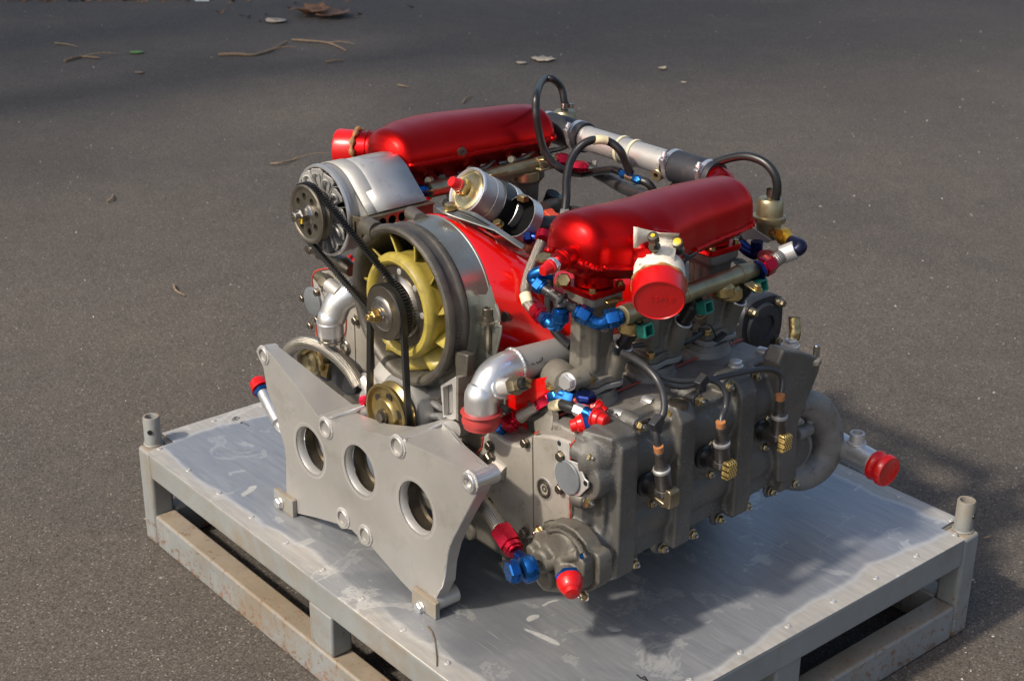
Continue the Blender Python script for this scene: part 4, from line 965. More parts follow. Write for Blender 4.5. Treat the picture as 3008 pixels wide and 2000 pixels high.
fitting('hose_end', A('b', 600, 640, x=.50), A('b', 735, 655, x=.53), .0105, m_crimson, rl_)
g = G(); tube(g, [A('b', x, y, y=yy) for x, y, yy in ((730, 655, .74), (850, 720, .74), (970, 790, .72), (1080, 830, .70), (1180, 860, .68))], .0115, 14, 6); ob('fuel_hose', g, m_wire, eng)
# clutter between the left plenum and the rail
for i in range(9):
    t = i/8; p = A('a', 1260+t*720, 745-t*185, x=.43); g = G()
    if i % 3 == 0: lathe(g, p, (.6, -.6, .3), [(0, .009), (.012, .009), (.014, .006), (.024, .006)], 14); ob('vacuum_union', g, m_olive, pll)
    elif i % 3 == 1: hexp(g, p, (.5, -.7, .2), .008, .012); ob('link_nut', g, m_darksteel, pll)
    else: tube(g, [p, p+V((.012, .05, .004)), p+V((-.005, .09, .008))], .005, 8, 5); ob('link_rod', g, m_darksteel, pll)

# ---- crossover pipe ------------------------------------------------------
ca0, ca1 = V((.385, .752, .800)), V((.905, .742, .800))
ca0 = A('b', 430, 372, y=.752); ca1 = A('b', 1600, 735, y=.742); cx = (ca1-ca0).normalized(); CL = (ca1-ca0).length
def cp_(t): return ca0.lerp(ca1, t)
g = G(); tube(g, [cp_(.18), cp_(.84)], .0232, 36, 1); xo = ob('crossover_pipe', g, m_dullalu, eng)
xo.data.materials[0] = m_alu
g = G(); tube(g, [V((.388, .660, .812)), V((.386, .705, .808)), cp_(-.02), cp_(.04), cp_(.10)], [.034, .029, .0245, .0235, .0225], 28, 6); ob('plenum_outlet', g, m_red, pll)
g = G(); tube(g, [V((.905, .63, .79)), ca1+V((.022, -.05, -.014)), ca1+cx*.012+V((0, -.008, -.003)), cp_(.95)], [.028, .026, .0240, .0232], 28, 6); ob('plenum_outlet', g, m_red, plr)
for (t0_, t1_) in ((.015, .27), (.745, .985)):
    g = G(); L = (t1_-t0_)*CL; lathe(g, cp_(t0_), cx, [(0, .0225), (.0, .0285), (.003, .0290), (L-.003, .0290), (L, .0285), (L, .022)], 40, cap=False); hs_ = ob('rubber_coupling', g, m_black, xo, fixn=False)
    hs_.data.materials[0] = m_matte
    for tt in (.10, .84):
        c = cp_(t0_)+cx*(L*tt); g = G(); lathe(g, c, cx, [(-.0050, .0290), (-.0045, .0297), (.0045, .0297), (.0050, .0290)], 40, cap=False); cl = ob('hose_clamp', g, m_shiny, hs_, fixn=False)
        c2 = c+V((.0, -.0285, .010)); R_ = Euler((.35, 0, 0)).to_matrix(); g = G(); box(g, c2+V((.0, -.002, 0)), (.010, .007, .019), R_); lathe(g, c2+V((0, -.001, .011)), (.1, .25, 1), [(0, .0058), (.004, .0058), (.005, .0045), (.010, .0042)], 12); ob('clamp_screw', g, m_shiny, hs_, bevel=.001)
for t, w_ in ((.485, .0), (.555, .006)):
    c = cp_(t); g = G(); torus(g, c, cx+V((0, .1, 0)), .0246, .0018, 36, 8, 1.9); ob('cable_tie', g, m_ziptie, xo)
for t in (.285, .725): 
    g = G(); torus(g, cp_(t), cx, .0232, .0013, 36, 6); ob('weld_bead', g, m_alu, xo)
g = G(); prism(g, [A('b', x, y, y=.755) for x, y in ((1180, 600), (1200, 565), (1340, 562), (1352, 600), (1345, 622), (1240, 640))], (0, .003, 0)); ob('bracket_tab', g, m_alu, xo)
pc = A('b', 1180, 708, y=.715); g = G(); lathe(g, pc, (.15, -1, -.1), [(-.02, .0115), (.0, .0115), (.001, .0105), (.001, .005), (-.004, .0045)], 22, cap=False); ob('pipe_boss', g, m_olive, xo)
g = G(); prism(g, [A('b', x, y, y=.745) for x, y in ((750, 610), (790, 610), (775, 670), (760, 670))], (0, .003, 0)); prism(g, [A('b', x, y, y=.735) for x, y in ((1000, 765), (1045, 760), (1040, 795), (1010, 795))], (0, .003, 0)); ob('bracket_tab', g, m_alu, xo)

# ---- pressure regulators and vacuum hoses ---------------------------------
def regulator(c, par, full=True):
    g = G(); lathe(g, c, (0, 0, 1), [(-.030, .012), (-.029, .0205), (-.006, .0215), (-.005, .0285), (-.002, .0290), (.004, .0285), (.006, .0235), (.030, .0225), (.035, .019), (.036, .006)], 44)
    r = ob('pressure_regulator', g, m_olive, par)
    g = G(); lathe(g, c+V((0, 0, .036)), (0, 0, 1), [(0, .0062), (.006, .0062), (.012, .005)], 14); ob('hose_nipple', g, m_darksteel, r)
    g = G(); lathe(g, c+V((0, 0, .040)), (0, 0, 1), [(0, .0085), (.011, .0085)], 18, cap=False); box(g, c+V((.010, .006, .046)), (.012, .006, .008)); ob('hose_clip', g, m_steel, r)
    return r
rc = A('b', 1925, 985, y=.770); reg = regulator(rc, eng)
lcn = A('b', 578, 395, y=.80); regl = regulator(lcn, eng)
g = G(); tube(g, [rc+V((.012, -.008, -.022)), A('b', 1990, 1085, y=.755)], .0075, 14, 1); hexp(g, A('b', 1960, 1072, y=.758), (.9, -.3, -.3), .0095, .01); ob('regulator_outlet', g, m_gold, reg)
g = G(); p = rc+V((0, 0, -.031)); prism(g, [p+V(q) for q in ((-.03, -.02, 0), (.0, -.032, 0), (.028, -.02, 0), (.03, .01, 0), (-.02, .03, 0))], (0, 0, .002)); ob('mounting_flange', g, m_olive, reg, bevel=.0006)
g = G(); P = [A('b', x, y, y=.735) for x, y in ((1640, 1135), (1720, 1085), (1800, 1040), (1850, 1075), (1935, 1130), (1920, 1152), (1830, 1132), (1790, 1125), (1745, 1150), (1680, 1160))]; prism(g, P, (0, .003, .0)); rbk = ob('regulator_bracket', g, m_dullalu, eng, bevel=.0006)
place(P_BOLT, 'bolt', A('b', 1715, 1130, y=.73), (0, -.2, 1), rbk, 1.0)
# brass union, elbow, sleeve, braided hose back to the rail
a1, a2 = A('b', 1995, 1090, y=.752), A('b', 2075, 1145, y=.742)
g = G(); d = (a2-a1).normalized(); lathe(g, a1, d, [(0, .009), (.006, .009)], 18); hexp(g, a1+d*.006, d, .0145, .016); lathe(g, a1+d*.022, d, [(0, .012), (.012, .011)], 20); un_ = ob('yellow_union', g, m_gold, eng); un_.data.materials[0] = M('yellow_cadmium', (.72, .42, .04), .8, .3)
g = G(); tube(g, [a2, A('b', 2118, 1165, y=.738), A('b', 2128, 1180, y=.735), A('b', 2100, 1205, y=.728)], [.0115, .0120, .0120, .0115], 20, 5); ob('hose_elbow', g, m_dkelbow, eng)
g = G(); e1, e2 = A('b', 2100, 1195, y=.728), A('b', 2010, 1230, y=.715); lathe(g, e1, (e2-e1).normalized(), [(0, .0145), (.001, .0155), ((e2-e1).length, .0155), ((e2-e1).length+.001, .013)], 28); ob('crimp_sleeve', g, m_alu, eng)
g = G(); tube(g, [e2, A('b', 1980, 1255, y=.70), A('b', 1935, 1285, y=.69)], .0125, 20, 6); ob('braided_hose', g, m_braid, eng)
fitting('hose_end', A('b', 1855, 1330, y=.66), A('b', 1955, 1275, y=.692), .0160, m_crimson, eng, .5)
g = G(); hexp(g, A('b', 1852, 1335, y=.657), (A('b', 1955, 1275, y=.692)-A('b', 1852, 1335, y=.657)), .0175, .007); ob('union_ring', g, m_navy, eng)
# dark blue fittings under the regulator
g = G(); tube(g, [A('b', x, y, y=.72) for x, y in ((1740, 1160), (1800, 1210), (1880, 1240))], .0105, 14, 4); tube(g, [A('b', 1845, 1140, y=.72), A('b', 1840, 1230, y=.72)], .0105, 14, 1); ob('union_tee', g, m_navy, eng)
fitting('hose_end', A('b', 1870, 1235, y=.72), A('b', 1950, 1255, y=.715), .012, m_cap2, eng)
def hose(pts, r, mat=None, name='vacuum_hose', label=None, par=None):
    g = G(); tube(g, [A(*p[:3], y=p[3]) if len(p) == 4 else A(*p[:3], x=p[4]) for p in pts], r, 14, 8); return ob(name, g, mat or m_black, par or eng, label=label)
hose([('b', 575, 300, .80), ('b', 578, 230, .80), ('b', 555, 130, .80), ('b', 500, 75, .78), ('b', 440, 80, .755), ('b', 398, 160, 0, .452), ('b', 390, 280, 0, .474), ('b', 408, 410, 0, .480), ('b', 440, 530, 0, .486), ('b', 500, 620, 0, .500), ('b', 590, 680, 0, .515), ('b', 690, 695, .715), ('b', 800, 680, .712), ('b', 890, 668, .71), ('b', 945, 685, .71)], .0072)
hose([('b', 1008, 690, .705), ('b', 985, 630, .70), ('b', 945, 545, .69), ('b', 880, 490, .68), ('b', 800, 472, .66), ('b', 720, 490, .64), ('b', 650, 555, .62), ('b', 610, 640, .60), ('b', 592, 740, .58), ('b', 590, 850, .56), ('b', 578, 975, .54)], .0075)
g = G(); tube(g, [A('b', 762, 478, y=.652), A('b', 810, 472, y=.662), A('b', 856, 478, y=.674)], .0083, 16, 5); ob('hose_label', g, m_cream, eng)
hose([('b', 1065, 735, .71), ('b', 1120, 755, .715), ('b', 1155, 790, .72), ('b', 1178, 835, .725)], .0075)
hose([('b', 1965, 875, .770), ('b', 1978, 780, .770), ('b', 1955, 690, .768), ('b', 1890, 620, .765), ('b', 1790, 583, .76), ('b', 1690, 588, .755), ('b', 1570, 625, .75), ('b', 1450, 680, .745), ('b', 1340, 745, .74), ('b', 1250, 820, .735)], .0075)
tp0 = A('b', 1010, 705, y=.708)
for (a, b) in ((('b', 1030, 725), ('b', 1085, 745)), (('b', 985, 710), ('b', 945, 690)), (('b', 1010, 705), ('b', 1003, 665))):
    fitting('tee_arm', A(*a, y=.708), A(*b, y=.708), .0078, m_blue, xo)
g = G(); tube(g, [A('b', 985, 712, y=.708), A('b', 1060, 738, y=.708)], .0065, 12, 1); ob('tee_body', g, m_bronze, xo)
# bits in the valley behind the shroud
g = G(); tube(g, [A('b', 370, 1010, y=.45), A('b', 440, 1050, y=.46), A('b', 560, 1070, y=.50)], [.017, .021, .026], 20, 6); ob('water_hose', g, m_black, eng)
g = G(); tube(g, [A('n', 1560, 740, y=.55), A('n', 1680, 700, y=.58), A('n', 1790, 690, y=.62)], .0145, 16, 4); ob('water_hose', g, m_black, eng)
g = G(); prism(g, [A('n', x, y, y=.50) for x, y in ((1550, 745), (1610, 810), (1700, 850), (1690, 890), (1620, 890), (1530, 840))], (0, .02, 0)); ob('orange_bracket', g, M('orange_paint', (.55, .06, .02), 0, .4), eng, bevel=.002)
c = A('b', 578, 990, y=.54); g = G(); lathe(g, c, (0, 0, 1), [(-.03, .012), (.0, .012), (.004, .009), (.016, .0075)], 18); ob('vacuum_union', g, m_dullalu, eng)
g = G(); tube(g, [A('b', x, y, y=.56) for x, y in ((600, 925), (660, 925), (720, 950), (780, 985))], .0045, 8, 5); ob('vacuum_hose', g, m_black, eng)
fitting('hose_union', A('n', 1285, 1110, y=.36), A('n', 1390, 1095, y=.37), .0115, m_navy, eng, .6)
g = G(); tube(g, [A('n', 1380, 1100, y=.37), A('n', 1480, 1120, y=.375), A('n', 1540, 1150, y=.375)], [.0085, .0085, .0125], 16, 5); ob('hose_elbow', g, m_navy, eng)
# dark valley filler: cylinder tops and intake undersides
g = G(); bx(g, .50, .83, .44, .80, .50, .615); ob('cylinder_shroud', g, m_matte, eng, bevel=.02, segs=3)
for x_ in (.57, .655, .74):
    g = G(); lathe(g, (x_, .62, .61), (0, 0, 1), [(0, .03), (.02, .028), (.03, .01)], 20); ob('breather', g, m_darksteel, eng)

# ---- braided line and blue fuel union chain in front of the right bank ----
hs = [('a', 1998, 1140, .335), ('a', 1960, 1230, .322), ('a', 1920, 1330, .310), ('a', 1893, 1430, .300), ('a', 1890, 1480, .296), ('a', 1905, 1545, .290), ('c', 1965, 1110-620, .282)]
hs[-1] = ('c', 1958, 495, .282)
g = G(); tube(g, [A(*p[:3], y=p[3]) for p in hs], .0088, 18, 8); bh = ob('braided_hose', g, m_braid, eng)
g = G(); tube(g, [A('a', 1888, 1490, y=.2945), A('a', 1905, 1550, y=.289)], .0096, 18, 1); ob('cream_sleeve', g, m_cream, bh)
g = G(); tube(g, [A('a', 2000, 1130, y=.336), A('a', 2010, 1090, y=.345)], [.0115, .013], 18, 1); ob('hose_end', g, m_crimson, bh)
g = G(); c = A('n', 1550, 1365, y=.305); lathe(g, c, (0, -.3, 1), [(-.003, .012), (.001, .012)], 20); ob('hose_clip', g, m_gold, bh)
fitting('hose_end', A('k', 190, 530, y=.272), A('k', 85, 420, y=.284), .0135, m_crimson, eng, .5)
fitting('union_nut', A('k', 255, 580, y=.266), A('k', 180, 520, y=.273), .0115, m_blue, eng, .6)
g = G(); tube(g, [A('k', x, y, y=.262) for x, y in ((240, 570), (290, 615), (345, 615), (372, 570))], .0088, 16, 6); ob('union_elbow', g, m_blue, eng)
fitting('union_nut', A('k', 380, 410, y=.262), A('k', 372, 570, y=.262), .0130, m_blue, eng, .6)
g = G(); tube(g, [A('k', x, y, y=yy) for x, y, yy in ((195, 190, .258), (300, 262, .262), (400, 335, .268), (470, 380, .274), (545, 420, .280))], [.0095, .0088, .0105, .0088, .0092], 18, 6); tube(g, [A('k', 375, 320, y=.266), A('k', 378, 410, y=.263)], .0105, 16, 1); torus(g, A('k', 400, 330, y=.268), (.9, .35, -.3), .0105, .003, 20, 8)
ob('fuel_tee', g, M('scuffed_black_anodise', (.03, .028, .03), .4, .35, (.02, .02, .02), grime=(.35, .33, .3), gscale=160, glo=.6, ghi=.66), eng)
fitting('union_nut', A('k', 195, 190, y=.258), A('k', 95, 110, y=.254), .0132, m_blue, eng, .6)
g = G(); tube(g, [A('k', x, y, y=yy) for x, y, yy in ((90, 110, .254), (55, 70, .253), (75, 25, .254), (130, 0, .258), (200, -20, .264))], .0092, 16, 6); ob('union_elbow', g, m_blue, eng)
fitting('union_nut', A('k', 200, -10, y=.264), A('k', 300, -5, y=.272), .0115, m_blue, eng, .6)
fitting('union_nut', A('k', 540, 430, y=.281), A('k', 705, 520, y=.292), .0135, m_blue, eng, .62)
g = G(); tube(g, [A('k', x, y, y=yy) for x, y, yy in ((690, 520, .291), (740, 565, .296), (810, 590, .302), (870, 580, .308), (910, 550, .314))], .0100, 18, 6); ob('union_elbow', g, m_blue, eng)
fitting('union_nut', ra+(A('k', 900, 550, y=.312)-ra)*-.02, A('k', 905, 545, y=.314), .0142, m_blue, eng, .62)
g = G(); tube(g, [A('k', x, y, y=.33) for x, y in ((250, 40), (245, 200), (240, 400), (250, 560), (330, 700), (420, 790), (500, 850))], .0070, 12, 6); ob('breather_hose', g, m_wire, eng)
g = G(); c = A('k', 420, 90, y=.30); hexp(g, c, (.5, -.5, .3), .011, .014); tube(g, [A('k', 380, 60, y=.3), A('k', 350, 150, y=.3)], .006, 8, 1); ob('gold_union', g, m_gold, eng)

# ---- polished elbows ------------------------------------------------------
XE = .861
e0 = A('r', 1535, 660, x=XE); ez = A('d', 370, 300, x=XE).z; ey = e0.y
pts = [e0, e0+V((0, 0, .030)), V((XE, ey+.006, ez-.030)), V((XE, ey+.022, ez-.008)), V((XE, ey+.046, ez)), V((XE, ey+.068, ez))]
g = G(); tube(g, pts, .0262, 36, 8); el = ob('polished_elbow', g, m_shiny, eng)
g = G(); tube(g, [V((XE, ey+.064, ez)), V((XE, .34, ez-.006)), V((XE, .46, ez-.01))], [.0268, .0262, .026], 32, 1); ob('return_pipe', g, m_dullalu, eng)
for (c, ax, R) in ((pts[0]+V((0, 0, .002)), (0, 0, 1), .0262), (V((XE, ey+.067, ez)), (0, 1, 0), .0268)):
    P = [V(c)+p for p in circ((0, 0, 0), ax, R, 30)]; P.append(P[0]); weld(P, .0024, el, None, 3)
weld([p+V((-.0235, -.004, .004)) for p in pts[1:5]], .0016, el)
br0 = V((XE+.012, ey+.018, ez-.022)); br1 = A('d', 360, 405, x=XE+.052); bd = (br1-br0).normalized()
g = G(); lathe(g, br0, bd, [(0, .0135), ((br1-br0).length, .0130)], 26); ob('side_branch', g, m_alu, el)
g = G(); torus(g, br0+bd*.014, bd, .0145, .0035, 26, 8); ob('weld_bead', g, m_shiny, el)
g = G(); hexp(g, br1, bd, .0155, .016, rot=.4); lathe(g, br1+bd*.016, bd, [(0, .012), (.008, .0115)], 20); sn = ob('temperature_sender', g, m_bronze, el)
g = G(); lathe(g, br1+bd*.024, bd, [(0, .0095), (.008, .009)], 20); ob('sender_insulator', g, m_black, sn)
g = G(); box(g, br1+bd*.038+V((0, 0, .004)), (.012, .003, .005)); box(g, br1+bd*.037-V((0, 0, .004)), (.012, .003, .005)); ob('sender_blade', g, m_gold, sn)
g = G(); lathe(g, e0, (0, 0, -1), [(-.006, .0300), (-.004, .0325), (-.001, .0300), (.002, .0285), (.009, .0305), (.014, .0300), (.018, .0275), (.021, .0275), (.022, .0265), (.022, .0001)], 48); ob('protective_cap', g, m_cap2, el)
g = G(); prism(g, [A('r', x, y, y=.205) for x, y in ((1205, 620), (1250, 640), (1290, 700), (1300, 900), (1310, 935), (1240, 890), (1205, 800))], (.004, .004, 0)); ob('metal_tab', g, m_alu, el)
for L in (((1928, 832), (1940, 822), (1950, 830)), ((1958, 822), (1966, 812), (1972, 822)), ((1976, 822), (1986, 800), (2000, 782), (2002, 798), (1988, 812), (1980, 806))):
    g = G(); tube(g, [A('c', x, y, x=XE+.0258) for x, y in L], .0007, 5, 4); ob('ink_mark', g, m_ink, el)
XL = .448
f0_ = A('p', 385, 745, x=XL); fz = f0_.z
pl_ = [f0_, f0_+V((0, .0, .03)), A('p', 400, 560, x=XL), A('p', 450, 440, x=XL+.004), A('p', 530, 370, x=XL+.012), A('p', 620, 340, x=XL+.02), A('p', 700, 330, x=XL+.028)]
g = G(); tube(g, pl_, [.0230, .0232, .0245, .0245, .0245, .0245, .0245], 36, 8); ell = ob('polished_elbow', g, m_shiny, eng)
g = G(); lathe(g, f0_, (0, 0, 1), [(-.010, .019), (-.010, .0225), (-.006, .0232), (-.005, .0245), (-.0035, .0245), (-.0028, .0228), (.003, .0235)], 40, cap=False); ob('hose_bead', g, m_steel, ell, fixn=False)
g = G(); torus(g, pl_[1]-V((0, 0, .003)), (0, 0, 1), .0234, .0016, 40, 8); ob('weld_bead', g, m_shiny, ell)
b0, b1 = A('p', 440, 330, x=XL+.004), A('p', 365, 270, x=XL-.02); bd = (b1-b0).normalized()
g = G(); lathe(g, b0-bd*.01, bd, [(0, .0135), ((b1-b0).length+.01, .013)], 24); ob('side_branch', g, m_alu, ell)
g = G(); hexp(g, b1, bd, .015, .018); lathe(g, b1+bd*.018, bd, [(0, .012), (.016, .009)], 18); ob('temperature_sender', g, m_bronze, ell)

# ---- left side castings, hoses -------------------------------------------
YL = .262
g = G(); prism(g, [A('p', x, y, y=YL) for x, y in ((212, 215), (235, 140), (390, 115), (520, 150), (700, 200), (760, 520), (762, 1350), (640, 1330), (560, 1260), (495, 1230), (400, 1180), (300, 1000), (235, 760), (215, 560))], (0, .075, 0))
lh = ob('chain_housing', g, m_chain, eng, bevel=.006, segs=3, label='left hand timing chain housing')
g = G(); pts = [A('p', x, y, y=YL-.001) for x, y in ((212, 300), (210, 215), (240, 150), (320, 125), (400, 122))]; tube(g, pts, .0016, 6, 4); ob('sealant_line', g, m_seal, lh); g = G(); pts = [A('p', x, y, y=YL-.001) for x, y in ((238, 570), (250, 700), (260, 780))]; tube(g, pts, .0016, 6, 4); ob('sealant_line', g, m_seal, lh); g = G(); pts = [A('p', x, y, y=YL-.001) for x, y in ((525, 560), (520, 680), (505, 760))]; tube(g, pts, .0016, 6, 4); ob('sealant_line', g, m_seal, lh)
g = G(); prism(g, [A('p', x, y, y=YL-.004) for x, y in ((215, 225), (250, 205), (300, 300), (285, 330), (318, 420), (318, 520), (285, 590), (255, 620), (240, 560), (290, 500), (285, 400), (235, 330))], (0, .003, 0)); ob('cover_ring', g, m_alu, lh, bevel=.0006)
c = A('p', 228, 420, y=YL-.004); g = G(); lathe(g, c, (0, -1, 0), [(0, .0275), (.005, .0275), (.006, .026)], 40); dl = ob('round_cover', g, m_greydisc, lh)
for (X, Y) in ((258, 340), (265, 595), (128, 395), (200, 645)): place(P_BOLT, 'bolt', A('p', X, Y, y=YL-.006), (0, -1, 0), lh, .9)
place(P_BOLT, 'bolt', A('p', 620, 600, y=YL-.002), (0, -1, 0), lh, 1.1)
c = A('p', 520, 840, y=YL-.001); g = G(); lathe(g, c, (0, -1, 0), [(-.004, .0135), (.003, .0145), (.005, .013), (.004, .009), (-.002, .0075), (-.002, .0001)], 28, cap=False); ob('hole_plug', g, m_steel, lh)
g = G(); tube(g, [A('p', 599, 545, y=YL-.0005), A('p', 610, 1000, y=YL-.0005)], .0008, 4, 1); ob('panel_joint', g, m_darksteel, lh)
g = G(); tube(g, [A('p', x, y, y=.30) for x, y in ((400, 20), (470, 90), (540, 150), (600, 200))], [.010, .013, .012, .014], 12, 4); ob('oil_line', g, m_dullalu, lh)
g = G(); hexp(g, A('p', 470, 120, y=.285), (.6, .2, -.5), .013, .02); hexp(g, A('p', 520, 170, y=.28), (.6, .2, -.5), .012, .02); ob('line_union', g, m_steel, lh)
c = A('p', 585, 65, y=.30); g = G(); lathe(g, c, (-.8, -.5, .1), [(-.008, .008), (0, .0085), (.004, .0135), (.008, .0135), (.012, .009)], 22); ob('protective_cap', g, m_cap, lh)
# power pump, dark mass and gold valve on the left
g = G(); prism(g, [A('p', x, y, y=.24) for x, y in ((350, 960), (440, 940), (560, 1040), (620, 1150), (600, 1290), (520, 1300), (380, 1180))], (0, .05, 0)); prism(g, [A('p', x, y, y=.235) for x, y in ((50, 860), (200, 830), (330, 900), (370, 1050), (330, 1180), (200, 1100), (60, 1000))], (0, .05, 0)); ob('scavenge_pump', g, m_matte, eng, bevel=.008, segs=3, label='dark pump body on the left side')
c = A('p', 180, 960, y=.215); g = G(); lathe(g, c, (.1, -1, .1), [(-.02, .034), (0, .033), (.006, .028), (.008, .018), (.012, .014), (.014, .001)], 32); vo_ = ob('valve_body', g, m_olive, eng)
g = G(); pts = [A('p', x, y, y=.205) for x, y in ((130, 890), (190, 860), (250, 900), (290, 1000), (300, 1060)) ]; tube(g, pts, .005, 10, 5); prism(g, [A('p', x, y, y=.21) for x, y in ((285, 1010), (365, 1005), (340, 1130), (290, 1110))], (0, .006, 0)); ob('valve_bracket', g, m_gold, vo_)
hose([('p', -40, 1000, .185), ('p', -15, 900, .182), ('p', 40, 835, .180), ('p', 130, 800, .178), ('p', 240, 815, .176), ('p', 360, 870, .176), ('p', 470, 960, .178), ('p', 560, 1060, .182), ('p', 615, 1150, .186), ('p', 640, 1190, .188)], .0125, m_braid, 'braided_hose')
g = G(); c = A('p', 695, 1110, y=.20); hexp(g, c+V((0, 0, -.012)), (0, -.2, 1), .0115, .014); lathe(g, c+V((0, 0, -.016)), (0, -.2, 1), [(0, .013), (.004, .013)], 18); tube(g, [A('p', 700, 1150, y=.20), A('p', 760, 1230, y=.20), A('p', 720, 1300, y=.2)], .015, 14, 4); ob('banjo_union', g, m_alu, eng)
g = G(); c = A('p', 690, 1335, y=.17); lathe(g, c, (.4, -.5, .2), [(-.01, .009), (.004, .009), (.005, .006)], 18); ob('red_union', g, m_crimson, eng)
# capped oil line at far left
a0_, a1_ = A('c', 240, 1160, y=.165), A('c', 165, 1015, y=.175)
d_ = (a1_-a0_).normalized()
a0_ = a0_-d_*.02
g = G(); lathe(g, a0_, d_, [(0, .0125), ((a1_-a0_).length, .0125)], 26); ol = ob('oil_line', g, m_shiny, eng)
g = G(); hexp(g, a1_, d_, .0175, .008); ob('union_nut', g, m_blue, ol)
g = G(); lathe(g, a1_+d_*.009, d_, [(0, .0195), (.003, .0195), (.004, .0180), (.020, .0168), (.024, .014), (.024, .0001)], 30); ob('protective_cap', g, m_cap, ol)
hose([('c', 240, 1160, .165), ('c', 300, 1250, .17), ('c', 420, 1270, .19), ('c', 520, 1350, .21), ('f', 1100, 330, .22)], .0125, m_shiny, 'oil_line')
# pipe seen through the plate holes, and a tube lying below
g = G(); tube(g, [V((.45, .17, .40)), V((.475, .15, .34)), V((.53, .145, .315)), V((.60, .16, .30))], .012, 18, 6); tube(g, [V((.60, .165, .42)), V((.63, .15, .37)), V((.655, .15, .33)), V((.69, .16, .30))], .013, 18, 6); ob('braided_hose', g, m_braid, eng)
g = G(); tube(g, [A('u', 330, 655, z=.245), A('u', 480, 690, z=.245)+V((.03, .05, 0))], .019, 24, 1); ob('drain_stub', g, m_shaded, eng)
g = G(); bx(g, .56, .93, .26, .68, .262, .36); bx(g, .60, .88, .215, .27, .275, .44); ob('dry_sump', g, m_shaded, eng, bevel=.01, segs=2)
g = G(); prism(g, [A('p', x, y, y=.27) for x, y in ((300, 880), (500, 900), (640, 1180), (860, 1500), (500, 1650), (250, 1300))], (0, .25, 0)); ob('lower_left_casting', g, m_shaded, eng, bevel=.01)
# engine cradle under the crankcase
cr = G(); bx(cr, .50, .82, .70, .74, .2112, .27); bx(cr, .50, .53, .30, .74, .2112, .235); bx(cr, .79, .82, .30, .74, .2112, .235); ob('support_cradle', cr, m_matte, eng, bevel=.003)
# ---- right bank: chain housing, cam housing, valve cover ------------------
YH = .210
hp = [('d', 205, 668), ('d', 222, 650), ('d', 262, 648), ('d', 320, 690), ('d', 385, 708), ('d', 425, 683), ('d', 470, 652), ('d', 560, 662), ('d', 640, 690), ('d', 658, 705), ('d', 655, 780), ('d', 652, 950), ('d', 651, 1110), ('d', 600, 1105), ('d', 540, 1125), ('d', 500, 1195), ('d', 455, 1188), ('d', 425, 1190), ('d', 385, 1170), ('d', 330, 1110), ('d', 240, 1060), ('d', 190, 1010), ('d', 165, 900), ('d', 170, 780)]
g = G(); prism(g, [A(*p, y=YH) for p in hp], (0, .105, 0)); rh = ob('chain_housing', g, m_chain, eng, bevel=.0055, segs=3, ang=50, label='right hand timing chain housing, bead blasted')
# horizontal web lines and end boss on the housing
g = G(); tube(g, [A('d', 240, 775, y=YH+.002), A('d', 330, 850, y=YH+.004)], [.0165, .015], 24, 1); lathe(g, A('d', 240, 778, y=YH), (-.2, -1, .1), [(-.01, .018), (.004, .0175), (.005, .015)], 24); ob('tensioner_boss', g, m_chain, rh)
place(P_BOLT, 'bolt', A('d', 245, 775, y=YH-.006), (-.1, -1, 0), rh, 1.35)
for (X, Y, s) in ((243, 712, 1.0), (425, 697, 1.0), (422, 1155, 1.05), (608, 765, 1.05), (605, 932, 1.05)): place(P_BOLT, 'bolt', A('d', X, Y, y=YH-.003), (0, -1, 0), rh, s)
place(P_BOLT, 'bolt', A('d', 250, 1000, y=YH+.004), (0, -1, 0), rh, 1.4)
c = A('d', 522, 932, y=YH); g = G(); lathe(g, c, (0, -1, 0), [(-.001, .0158), (.0012, .0158), (.0014, .0135), (.0030, .0130), (.0030, .0105), (-.003, .0095), (-.003, .0055), (.001, .0050), (.001, .003), (-.003, .0025), (-.003, .0001)], 36, cap=False); ob('hole_plug', g, m_darksteel, rh)
g = G(); lathe(g, c, (0, -1, 0), [(-.0005, .0185), (.0010, .0180), (.0012, .0155)], 36, cap=False); ob('plug_washer', g, m_shiny, rh)
c = A('d', 292, 955, y=YH+.003); g = G(); lathe(g, c, (0, -1, 0), [(-.003, .0125), (.0015, .0125), (.001, .0095), (-.003, .009), (-.003, .0001)], 28, cap=False); ob('hole_plug', g, m_darksteel, rh)
g = G(); tube(g, [A('d', x, y, y=YH-.0012) for x, y in ((458, 655), (462, 900), (465, 1185))], .0009, 4, 1); ob('parting_line', g, m_stack, rh)
# cover plate with ears and the grey disc
g = G(); prism(g, [A('d', x, y, y=YH-.0005) for x, y in ((588, 678), (652, 697), (657, 720), (655, 785), (700, 800), (722, 850), (735, 880), (752, 895), (752, 925), (735, 940), (710, 965), (650, 975), (632, 950), (600, 925), (580, 880), (577, 820), (590, 780), (605, 750), (592, 705))], (0, -.0028, 0)); cpz = ob('cover_ring', g, m_alu, rh, bevel=.0006)
g = G(); lathe(g, (1.0322, YH-.003, .4975), (0, -1, 0), [(0, .0268), (.0038, .0268), (.0046, .0258)], 56); ob('round_cover', g, m_greydisc, rh)
for (X, Y) in ((597, 700), (731, 905)): 
    g = G(); lathe(g, A('d', X, Y, y=YH-.0034), (0, -1, 0), [(0, .0042), (.0004, .0042)], 14); ob('screw_hole', g, m_black, cpz)
